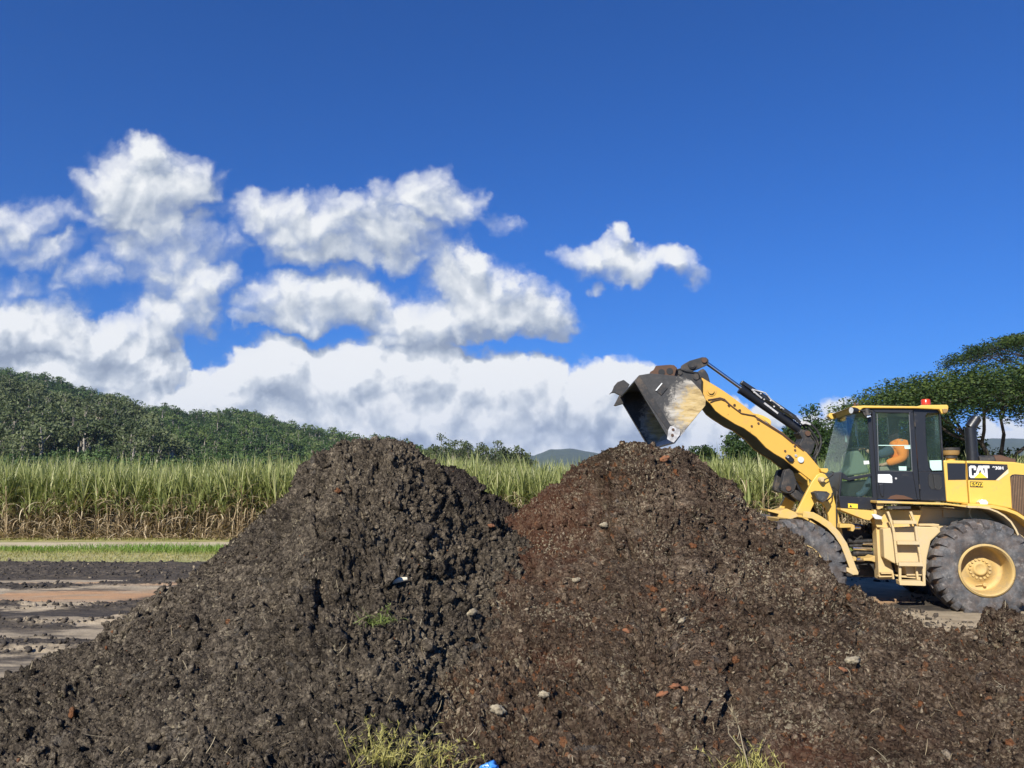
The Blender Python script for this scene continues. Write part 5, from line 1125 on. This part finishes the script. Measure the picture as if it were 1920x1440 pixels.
# tilt cylinder
b_ = f(); p0 = b_.P(3, 1212, 172, 0); p1 = b_.P(3, 1612, 462, 0); p2 = b_.P(4, 905, 425, 0)
b_.tube([p0, p1], .034, 16); b_.build('cylinder_rod', chrome, loader)
dd = (p2 - p1) / np.linalg.norm(p2 - p1); nn_ = np.array([-dd[2], 0, dd[0]]); nn_ = nn_ if nn_[2] > 0 else -nn_
b_ = f(); b_.tube([p1 - nn_ * .02, p1 + dd * .04 - nn_ * .02, p1 + dd * .05 - nn_ * .02, p2], [.085, .085, .078, .078], 20); cyl_ = b_.build('tilt_cylinder', blk, loader)
b_ = f(); o1 = p1 + nn_ * .085 + dd * -.05; o2 = p1 + (p2 - p1) * .86 + nn_ * .12
b_.bar(o1, o2, .06, .13); b_.bar(o1 + dd * .3 + nn_ * .045, o2 + nn_ * .03, .025, .05); b_.build('hose_guard', blk, cyl_, .006)
b_ = f()
for k in range(1): q = p1 + (p2 - p1) * (.18 + .085 * k) + nn_ * (.10 if k % 2 else .05) + np.array([0, -.075, 0]); b_.cyl(q, q + np.array([0, -.02, 0]), .014, 8)
b_.build('bolt_head', steel, cyl_)
for k in range(1, 9): b_ = f(); q = p1 + (p2 - p1) * (.18 + .085 * k) + nn_ * (.10 if k % 2 else .05) + np.array([0, -.075, 0]); b_.cyl(q, q + np.array([0, -.02, 0]), .014, 8); b_.build('bolt_head', steel, cyl_)
b_ = f(); b_.bar(p1 + (p2 - p1) * .38 + (0, -.085, 0), p1 + (p2 - p1) * .62 + (0, -.085, 0) - nn_ * .01, .03, .02); b_.build('cylinder_clamp', steel, cyl_)
b_ = f(); b_.tube([b_.P(3, 1740, 480, -.08), b_.P(3, 1840, 505, -.08), b_.P(3, 1890, 520, -.08), b_.P(3, 1940, 580, -.08), b_.P(4, 560, 60, -.08), b_.P(4, 720, 180, -.08)], .013, 8); b_.tube([b_.P(3, 1735, 480, -.08), b_.P(3, 1800, 540, -.08), b_.P(3, 1850, 580, -.08)], .016, 8); b_.build('bright_pipe', steel, cyl_)
b_ = f(); b_.poly(4, [(905, 470), (935, 420), (1000, 440), (1040, 490), (1060, 540), (1105, 585), (1095, 640), (1065, 720), (1040, 745), (985, 712), (935, 660), (905, 620), (945, 540)], -.16, .16); brk = b_.build('cylinder_bracket', blk_dirty, loader, .01)
b_ = f(); b_.disc(4, 1015, 475, .045, -.19, -.16); b_.build('bracket_pin', rusty, brk, .004)
b_ = f()
b_.tube([b_.P(4, x, y, -.14) for x, y in [(930, 350), (985, 330), (1050, 362), (1120, 430), (1165, 510), (1178, 600), (1150, 690), (1105, 770), (1090, 850)]], .021, 8)
b_.tube([b_.P(4, x, y, -.10) for x, y in [(940, 365), (1000, 380), (1060, 450), (1120, 540), (1150, 620), (1130, 680), (1085, 760), (1075, 830)]], .018, 8)
b_.tube([b_.P(4, x, y, -.05) for x, y in [(820, 240), (880, 290), (930, 350), (1000, 440), (1080, 530), (1130, 620), (1100, 700), (1060, 800)]], .018, 8)
b_.tube([b_.P(4, x, y, -.15) for x, y in [(1000, 730), (1060, 770), (1110, 810), (1125, 860)]], .014, 8)
b_.tube([b_.P(4, x, y, -.15) for x, y in [(700, 190), (780, 235), (860, 300), (920, 350)]], .02, 8)
b_.build('hydraulic_hose', hose_m, loader)
b_ = f(); b_.poly(4, [(925, 345), (950, 325), (1000, 328), (1055, 358), (1048, 378), (985, 358), (950, 368)], -.18, -.12); b_.build('hose_fitting', steel, loader, .006)
# lift cylinders and their brackets
for s_ in (-1, 1):
    y0, y1 = (-.26, -.12) if s_ < 0 else (.12, .26)
    b_ = f(); q = [b_.P(4, x, y, -.26) for x, y in [(735, 925), (790, 905), (830, 930), (860, 1010), (882, 1095), (850, 1185), (800, 1215), (745, 1210), (690, 1180), (682, 1140), (705, 1050), (715, 985)]]; b_.prism([(a[0], a[2]) for a in q], y0, y1)
    q = [b_.P(4, x, y, -.26) for x, y in [(800, 1225), (860, 1165), (905, 1180), (975, 1245), (960, 1330), (880, 1290)]]; b_.prism([(a[0], a[2]) for a in q], y0 + .02, y1 - .02)
    lb = b_.build('lift_bracket', blk_dirty, loader, .012)
    if s_ < 0: b_ = f(); b_.disc(4, 778, 1152, .042, -.285, -.26); b_.build('lift_pin', rusty, lb, .004)
    b_ = f(); yy = (y0 + y1) / 2 - .1 * s_; a_ = b_.P(4, 830, 915, -.35); c_ = b_.P(4, 1005, 1215, -.35); b_.tube([(a_[0], yy, a_[2]), (c_[0], yy, c_[2])], .028, 12); b_.tube([(c_[0], yy, c_[2]), (c_[0] + .18, yy, c_[2] - .35)], .055, 14); b_.build('lift_cylinder', blk, loader)
# bucket
bk_m, T, b, out = new_mat('worn_bucket_paint'); co = objco(T)
ctr = FF.world(f().P(3, 1130, 690, -1.25)) - np.array(O_); n = T.noise(T.vm('MULTIPLY', T.vm('ADD', co, (1, 0, 2)), (1, 1, 1)), 2.6, 6, .72); nf = T.noise(co, 16, 5, .75)
mp = T.node('ShaderNodeMapping'); T.l.new(co, mp.inputs[0]); mp.inputs['Rotation'].default_value = (0, R(-42), 0); mp.inputs['Scale'].default_value = (1.6, 1, 7)
st = T.noise(mp.outputs[0], 2.2, 5, .7)
dist = T.vm('LENGTH', T.vm('MULTIPLY', T.vm('SUBTRACT', co, tuple(ctr)), (1, 0, 1)))
e = T.math('ADD', dist, T.math('MULTIPLY_ADD', n, 0.5, -0.25)); e = T.math('ADD', e, T.math('MULTIPLY_ADD', st, 0.16, -0.08))
worn = T.smooth(T.math('ADD', e, T.math('MULTIPLY_ADD', nf, 0.6, -0.3)), 0.56, 0.42); core = T.smooth(T.math('ADD', e, T.math('MULTIPLY_ADD', nf, 0.5, -0.25)), 0.42, 0.22)
black = T.ramp(nf, [(.3, (.020, .021, .022)), (.6, (.045, .044, .043)), (.8, (.13, .12, .11))])
wht = T.ramp(st, [(.3, (.11, .10, .088)), (.5, (.28, .26, .22)), (.65, (.46, .43, .37))]); yl = T.ramp(st, [(.35, (.26, .18, .07)), (.52, (.52, .38, .16)), (.72, (.55, .48, .33))])
c = T.mix(worn, black, T.mix(core, wht, yl)); c = T.mix(T.smooth(nf, .66, .74), c, (.05, .04, .035, 1)); T.l.new(c, b.inputs['Base Color']); b.inputs['Roughness'].default_value = .6; bump(T, b, nf, .3, .006)
BY = 1.27
side = [(418, 392), (470, 322), (600, 302), (760, 318), (950, 335), (1060, 382), (1160, 488), (1222, 600), (1216, 662), (975, 950), (872, 1085), (800, 1035)]
shell = [(428, 392), (476, 326), (600, 306), (760, 322), (950, 340), (1056, 386), (1156, 490), (1216, 602), (1210, 660), (970, 950), (868, 1083)]
b_ = f(); q = [b_.P(3, x, y, -BY) for x, y in side]; pz = [(a[0], a[2]) for a in q]; b_.prism(pz, -BY, -BY + .03); b_.prism(pz, BY - .03, BY)
q = [b_.P(3, x, y, -BY) for x, y in shell]; b_.ribbon([(a[0], a[2]) for a in q], .025, -BY + .03, BY - .03); bucket = b_.build('bucket', bk_m, loader, .005)
b_ = f(); edge = [(415, 392), (470, 322), (830, 890), (792, 935)]; q = [b_.P(3, x, y, -BY - .012) for x, y in edge]; pz = [(a[0], a[2]) for a in q]; b_.prism(pz, BY + .001, BY + .014); b_.build('side_edge', blk_dirty, bucket); b_ = f(); b_.prism(pz, -BY - .014, -BY - .001); b_.build('side_edge', blk_dirty, bucket, .003, 'dark scuffed wear strip along the mouth')
for s_ in (-1, 1):
    b_ = f(); q = [b_.P(3, x, y, -BY - .03) for x, y in [(820, 895), (845, 893), (925, 930), (932, 962), (928, 995), (862, 1080), (835, 1072), (785, 1040), (792, 990), (800, 935)]]; pz = [(a[0], a[2]) for a in q]; b_.prism(pz, s_ * (BY + .032), s_ * (BY + .015)); ct = b_.build('corner_cutter', steel, bucket, .004)
    if s_ < 0:
        for yy in ((853, 932), (845, 995)): b_ = f(); b_.disc(3, *yy, .022, -BY - .045, -BY - .03); b_.build('cutter_bolt', rusty, ct)
b_ = f(); b_.poly(3, [(652, 490), (722, 400), (792, 465), (720, 546)], -BY - .016, -BY - .001); pl_ = b_.build('name_plate', blk_dirty, bucket, .003)
b_ = f(); b_.poly(3, [(652, 492), (666, 496), (733, 414), (724, 406)], -BY - .022, -BY - .0165); b_.build('plate_edge', white_st, pl_)
b_ = f(); q = [b_.P(3, x, y, -BY) for x, y in [(868, 1085), (852, 1075), (975, 938), (990, 948)]]; b_.prism([(a[0], a[2]) for a in q], -BY, BY); b_.build('cutting_edge', steel, bucket, .003)
b_ = f()
hook = [(930, 385), (960, 320), (1030, 280), (1080, 190), (1250, 175), (1400, 165), (1490, 175), (1560, 240), (1530, 300), (1500, 420), (1250, 440), (1000, 420)]
for (y0, y1) in ((-.62, -.56), (.56, .62)):
    b_ = f(); q = [b_.P(9, x, y, -.62) for x, y in hook]; b_.prism([(a[0], a[2]) for a in q], y0, y1); hk2 = b_.build('hook_plate', rusty, bucket, .006); hk = hk2 if y0 < 0 else hk
b_ = f(); b_.disc(9, 1205, 335, .055, -.63, -.615, 12).disc(9, 1390, 310, .055, -.63, -.615, 14).build('hook_hole', dark_in, hk)
b_ = f(); b_.poly(9, [(25, 830), (95, 760), (120, 700), (140, 640), (215, 555), (355, 505), (490, 610), (420, 730), (335, 850), (270, 850), (150, 790), (95, 795)], BY - .08, BY + .02); b_.build('spill_tooth', blk_dirty, bucket, .006); b_ = f(); b_.poly(9, [(135, 1080), (190, 980), (250, 860), (340, 850), (400, 1000), (340, 1045), (180, 1092)], BY - .12, BY - .02); b_.build('spill_tooth', blk_dirty, bucket, .006)

# ---------------------------------------------------------------- the driver
def skin_body(name, verts, edges, radii, mat, parent=None, sub=2, fr=FR):
    me = bpy.data.meshes.new(name); base = np.array(person_o)
    me.from_pydata([tuple(fr.world(v) - base) for v in verts], edges, []); o = bpy.data.objects.new(name, me); COL.objects.link(o)
    if parent is not None: o.parent = parent
    o.modifiers.new('skin', 'SKIN'); sv = me.skin_vertices[0].data
    for i, rr in enumerate(radii): sv[i].radius = (rr, rr) if np.ndim(rr) == 0 else rr
    sv[0].use_root = True; s_ = o.modifiers.new('sub', 'SUBSURF'); s_.levels = sub; s_.render_levels = sub
    # freeze the result
    dg = bpy.context.evaluated_depsgraph_get(); dg.update(); m2 = bpy.data.meshes.new_from_object(o.evaluated_get(dg)); o.modifiers.clear(); o.data = m2; m2.materials.clear(); m2.materials.append(mat)
    for p in m2.polygons: p.use_smooth = True
    return o
q7 = lambda x, y, d: FR.lp(1630 + x / 14.4, 790 + y / 14.4, d)
q1 = lambda x, y, d: FR.lp(1520 + x / 4.8, 720 + y / 4.8, d)
pel = q7(860, 1250, -.02); person_o = FR.world(pel)
skin_m = paint('skin', (.50, .28, .19), (.4, .24, .16), .1, .6); orange_m = paint('orange_shirt', (.96, .26, .035), (.85, .25, .05), .1, .85, 5); navy_m = paint('navy_cloth', (.05, .07, .10), (.05, .06, .08), .3, .9); hair_m = paint('brown_hair', (.20, .10, .06), (.16, .09, .06), .4, .9)
belly, chest, neck = q7(800, 1000, -.02), q7(760, 700, -.02), q7(700, 520, -.02); head, brow, nose = q7(640, 390, -.02), q7(600, 330, -.02), q7(530, 430, -.02)
V = [pel, belly, chest, neck, head, brow]; E = [(0, 1), (1, 2), (2, 3), (3, 4), (4, 5)]; RR = [.15, .14, (.14, .15), .058, .105, .09]
def chain(start, pts, rs):
    k = start
    for p, rr in zip(pts, rs): V.append(p); RR.append(rr); E.append((k, len(V) - 1)); k = len(V) - 1
    return k
armL = [q7(800, 580, -.24), q7(930, 1000, -.30), q7(560, 1110, -.26), q7(360, 1180, -.24)]
armR = [q7(700, 640, -.20), q7(330, 900, -.24), q1(525, 612, -.12), q1(496, 582, -.10)]
hl_ = chain(2, armL, [.065, .048, .038, .028]); hr_ = chain(2, armR, [.065, .048, .038, .028])
knee = q7(250, 1260, -.12); knee2 = q7(250, 1260, .16); chain(0, [q7(820, 1270, -.12), knee, q1(470, 1000, -.12), q1(420, 1010, -.12)], [.09, .065, .045, .04]); chain(0, [q7(820, 1270, .14), knee2, q1(470, 1000, .16), q1(420, 1010, .16)], [.09, .065, .045, .04])
for hand, dirx in ((armL[-1], -1), (armR[-1], -1)):
    k0 = hl_ if hand is armL[-1] else hr_
    V.append(hand + np.array([-.045, 0, .004])); RR.append(.026); E.append((k0, len(V) - 1)); k0 = len(V) - 1
    for fi in range(4):
        o0 = V[k0]; a1 = o0 + np.array([-.032, -.027 + .018 * fi, .008 - .003 * abs(fi - 1.5)]); a2 = a1 + np.array([-.022, 0, -.018]); a3 = a2 + np.array([.002, 0, -.020])
        chain(k0, [a1, a2, a3], [.0095, .0085, .0075])
    chain(k0, [V[k0] + np.array([-.005, -.036, -.006]), V[k0] + np.array([-.030, -.036, -.022])], [.010, .0085])
body = skin_body('person', V, E, RR, skin_m); body.location = person_o
tag(body, 'driver in an orange shirt leaning forward over the controls inside the cab', 'person')
V, E, RR = [q7(830, 1080, -.08), q7(800, 930, -.12), q7(750, 780, -.14), q7(790, 610, -.14)], [(0, 1), (1, 2), (2, 3)], [.165, .185, .20, .125]
chain(2, armL[:3] + [armL[2] * .5 + armL[3] * .5], [.10, .085, .07, .055]); chain(2, [armR[0] + (0, -.01, 0), armR[0] * .7 + armR[1] * .3], [.115, .10]); chain(3, [q7(770, 540, -.10)], [.075])
skin_body('shirt', V, E, RR, orange_m, body)
V, E, RR = [pel + (0, 0, -.01)], [], [.165]
chain(0, [q7(820, 1270, -.12), knee, q1(470, 985, -.12), q1(430, 1000, -.12), q1(405, 1004, -.12)], [.105, .08, .062, .058, .05]); chain(0, [q7(820, 1270, .14), knee2, q1(470, 985, .16), q1(430, 1000, .16), q1(405, 1004, .16)], [.105, .08, .062, .058, .05]); skin_body('trousers', V, E, RR, navy_m, body)
V, E, RR = [q7(640, 740, -.22), armR[1], (armR[1] * .4 + armR[2] * .6), armR[2]], [(0, 1), (1, 2), (2, 3)], [.105, .082, .062, .048]; skin_body('sleeve', V, E, RR, navy_m, body)
V, E, RR = [q7(670, 360, -.02), q7(640, 290, -.02), q7(600, 270, -.02)], [(0, 1), (1, 2)], [.115, .105, .07]; skin_body('hair', V, E, RR, hair_m, body)
V, E, RR = [q7(560, 400, -.02), nose, nose + (0, 0, -.02)], [(0, 1), (1, 2)], [.03, .014, .012]; skin_body('nose', V, E, RR, skin_m, body)

# ================================================================ small things on the heaps
SP = np.concatenate(SURF); SA = SP[:, 0] / SP[:, 1]; SB = (SP[:, 2] - CAMZ) / SP[:, 1]
def surf_z(px, py, H, seed=None):
    """the point of the crumbly heap surface seen at a photo point"""
    d = ray(px, py); e = np.hypot(SA - d[0] / d[1], SB - d[2] / d[1]); k = np.where(e < max(0.0022, e.min() * 1.01))[0]
    return SP[k[np.argmin(SP[k, 1])]].astype(float)
weed_g = leaf_mat('weed_green', [(0, (.26, .22, .07)), (.5, (.42, .39, .11)), (1, (.60, .54, .22))], .3)
weed_gr = leaf_mat('fresh_grass', [(0, (.10, .13, .03)), (.5, (.20, .26, .06)), (1, (.36, .40, .16))], .3)
def weed(name, px, py, n, L, w, label, cat, mat, seed, spread=.1, el=(.3, 1.5), stems=0, dz=0.03, grp=None):
    rg = np.random.default_rng(seed); p = surf_z(px, py, None)
    root = p + (0, -.03, dz * .3)
    base = rg.normal(size=(n, 3)) * np.array([spread, spread * .6, .01])
    V, Fq = blades(base, rg.uniform(0, 6.28, n), rg.uniform(*el, n), rg.uniform(.45, 1, n) * L, rg.uniform(0, 1.5, n), np.full(n, w) * rg.uniform(.6, 1.2, n), 5, rg.uniform(-1, 1, n))
    A = Acc(); A.add(V, Fq, tint=np.repeat(rg.uniform(0, 1, n), 12))
    for i in range(stems):                                   # runners with tufts of short leaves at the joints
        az = rg.uniform(0, 6.28); e0 = rg.uniform(.5, 1.3); ln = L * rg.uniform(1.0, 1.9); dr = rg.uniform(.3, 1.4)
        b0 = rg.normal(size=(1, 3)) * np.array([spread, spread * .6, .01])
        V, Fq = blades(b0, np.array([az]), np.array([e0]), np.array([ln]), np.array([dr]), np.array([w * .8]), 8, np.zeros(1), taper=.3)
        A.add(V, Fq, tint=np.full(18, rg.uniform(.3, 1)))
        c = (V[0::2] + V[1::2]) / 2
        for j in (3, 5, 6, 8):
            m_ = 7; V2, F2 = blades(np.repeat(c[j:j + 1], m_, 0), rg.uniform(0, 6.28, m_), rg.uniform(-.2, 1.3, m_), rg.uniform(.02, .07, m_) * L / .25, rg.uniform(0, .8, m_), np.full(m_, w * .9), 3, rg.uniform(-1, 1, m_))
            A.add(V2, F2, tint=np.repeat(rg.uniform(.2, 1, m_), 8))
    o = A.build(name, [mat]); o.location = root; tag(o, label, cat, grp); return o
weed('weed', 725, 1430, 110, .17, .0055, 'bushy yellow-green weed with many thin tufts at the foot of the dark heap', 'weed', weed_g, 1, .10, stems=26)
weed('weed', 820, 1436, 45, .15, .006, 'sparser yellow-green weed with a long sideways runner, right of the bushy one', 'weed', weed_g, 2, .10, stems=14)
weed('weed', 668, 1442, 8, .16, .006, 'lone thin green shoot left of the bushy weed', 'weed', weed_g, 3, .03, stems=2)
weed('grass_tuft', 704, 1165, 130, .13, .006, 'small pale green grass tuft hanging halfway up the dark heap', 'grass tuft', weed_gr, 4, .07, (.0, 1.0), 3)
weed('grass_tuft', 1400, 1440, 150, .115, .005, 'yellowish grass tuft at the bottom edge in front of the brown heap', 'grass tuft', weed_g, 5, .10, (.4, 1.5), 8)
# dry seed-head stalk
p = surf_z(1400, 1432, None) + (0, -.1, .0); A = Acc()
def stalk(pts, rr): v, f_ = tube_np(np.array(pts), rr, 5); A.add(v, f_, tint=.9)
def rel(px, py): q = np.array(at(px, py, p[1])); return q - p
stalk([(0, 0, -.03), rel(1393, 1400), rel(1388, 1375), rel(1384, 1360)], [.0045, .004, .0035, .003]); stalk([rel(1391, 1406), rel(1376, 1388), rel(1366, 1375), rel(1365, 1360)], [.003, .003, .0025, .002]); stalk([rel(1386, 1372), rel(1383, 1384), rel(1380, 1388)], [.002, .002, .001])
rg = np.random.default_rng(9); m_ = 40; b0 = np.repeat(rel(1383, 1358)[None], m_, 0) + rg.uniform(0, 1, (m_, 1)) * (rel(1373, 1336) - rel(1383, 1358))[None]
V, Fq = blades(b0, rg.uniform(0, 6.28, m_), rg.uniform(-.2, 1.4, m_), rg.uniform(.02, .07, m_), rg.uniform(-.3, .6, m_), np.full(m_, .005), 3, rg.uniform(-1, 1, m_)); A.add(V, Fq, tint=.8)
o = A.build('dry_stalk', [straw_m]); o.location = p; tag(o, 'dry straw-coloured stalk with a spiky seed head standing in the yellowish grass tuft', 'dry stalk')
# pale stick, blue scrap, pale and orange lumps one can pick out
def lump(name, px, py, size, mat, label, cat, seed, squash=(1, .8, .6), grp=None, lift=.01):
    rg = np.random.default_rng(seed); bm = bmesh.new(); bmesh.ops.create_icosphere(bm, subdivisions=3, radius=1); p = surf_z(px, py, None)
    V = np.array([v.co[:] for v in bm.verts]); Fq = np.array([[v.index for v in f_.verts] for f_ in bm.faces]); bm.free()
    k = 1 + .55 * fbm(V[:, 0] * 2 + seed, V[:, 1] * 2 + V[:, 2] * 1.7, 3, seed) + .16 * rg.normal(size=len(V)).clip(-1.5, 1.5)
    V = V * k[:, None] * np.array(squash) * size; o = mesh_np(name, V, [Fq], mat, smooth=False, attrs={'tint': np.full(len(V), .6)}); o.location = p + (0, -.012, lift)
    o.rotation_euler = rg.uniform(-.5, .5, 3); tag(o, label, cat, grp); return o
orange_s = paint('orange_clay', (.25, .10, .042), (.10, .066, .045), .75, .9, 9); pale_s = paint('pale_lime_clump', (.36, .31, .21), (.11, .085, .06), .8, .95, 12); grey_s = paint('grey_clod', (.12, .115, .11), (.07, .06, .05), .4, .9, 20)
for i, (px, py, s_, lab) in enumerate([(1243, 861, .085, 'flat rust-orange clod near the top of the brown heap below the bucket'), (1262, 1287, .05, 'orange clod low on the brown heap, upper of two close together'), (1285, 1290, .045, 'small orange clod beside a larger orange one low on the brown heap'),
                                      (1240, 1300, .05, 'broad orange streaky clod on the lower middle of the brown heap'), (1176, 1182, .04, 'orange-brown clod halfway down the brown heap'), (1245, 1141, .04, 'bright orange clod right of centre on the brown heap'), (922, 985, .045, 'orange clod just below the notch between the heaps'), (1578, 1253, .045, 'orange lump on the lower right slope of the brown heap')]):
    lump('clod', px, py, s_ * .72, orange_s, lab, 'clod', 40 + i, (1.1, .55, .55), 'coloured clods on the brown heap', .004)
for i, (px, py, s_, lab) in enumerate([(1130, 988, .05, 'whitish clump ringed with orange, high on the brown heap'), (1080, 1086, .045, 'creamy pale clump in the middle of the brown heap'), (1278, 1162, .04, 'cream clod standing out right of the middle of the brown heap'), (935, 1328, .055, 'large crumbly cream clump near the foot of the crease between the heaps'),
                                      (886, 1150, .05, 'pale clump beside the crease between the heaps'), (1020, 1303, .04, 'pale clump low in the middle of the picture'), (1595, 1238, .06, 'pale lichen-like clump on the lower right of the brown heap')]):
    lump('pale_clump', px, py, s_ * .8, pale_s, lab, 'clump', 60 + i, (1.1, .8, .6), 'pale clumps on the brown heap', .004)
p = surf_z(750, 1089, None) + (0, -.03, .03); st_m = paint('bleached_wood', (.66, .60, .46), (.45, .40, .30), .15, .8, 20)
mb = MB(None, None); a_ = rel_ = np.array(at(735, 1093, p[1])) - p; c_ = np.array(at(764, 1085, p[1])) - p; mb.tube([a_, (a_ + c_) / 2 + (0, 0, .008), c_], [.012, .024, .014], 7); o = mb.build('stick', st_m); o.location = p; tag(o, 'short bleached white stick lying on the face of the dark heap', 'stick')
blue = paint('blue_plastic', (.06, .28, .75), (.2, .25, .3), .3, .3, 20); o = lump('plastic_scrap', 918, 1440, .055, blue, 'scrap of bright blue plastic at the bottom edge between the weeds', 'plastic scrap', 91, (1.0, .8, .5), None, .01)

# ================================================================ air
m = bpy.data.materials.new('air'); m.use_nodes = True; T = NT(m.node_tree); T.n.clear(); out = T.node('ShaderNodeOutputMaterial'); v = T.node('ShaderNodeVolumePrincipled')
v.inputs['Color'].default_value = (.60, .76, 1.0, 1); v.inputs['Density'].default_value = 0.00007; v.inputs['Anisotropy'].default_value = 0.0; T.l.new(v.outputs[0], out.inputs['Volume'])
mb = MB(None, None); mb.box((-8000, -2000, -1.5), (8000, 8000, 420)); o = mb.build('haze', m); tag(o, kind='stuff')
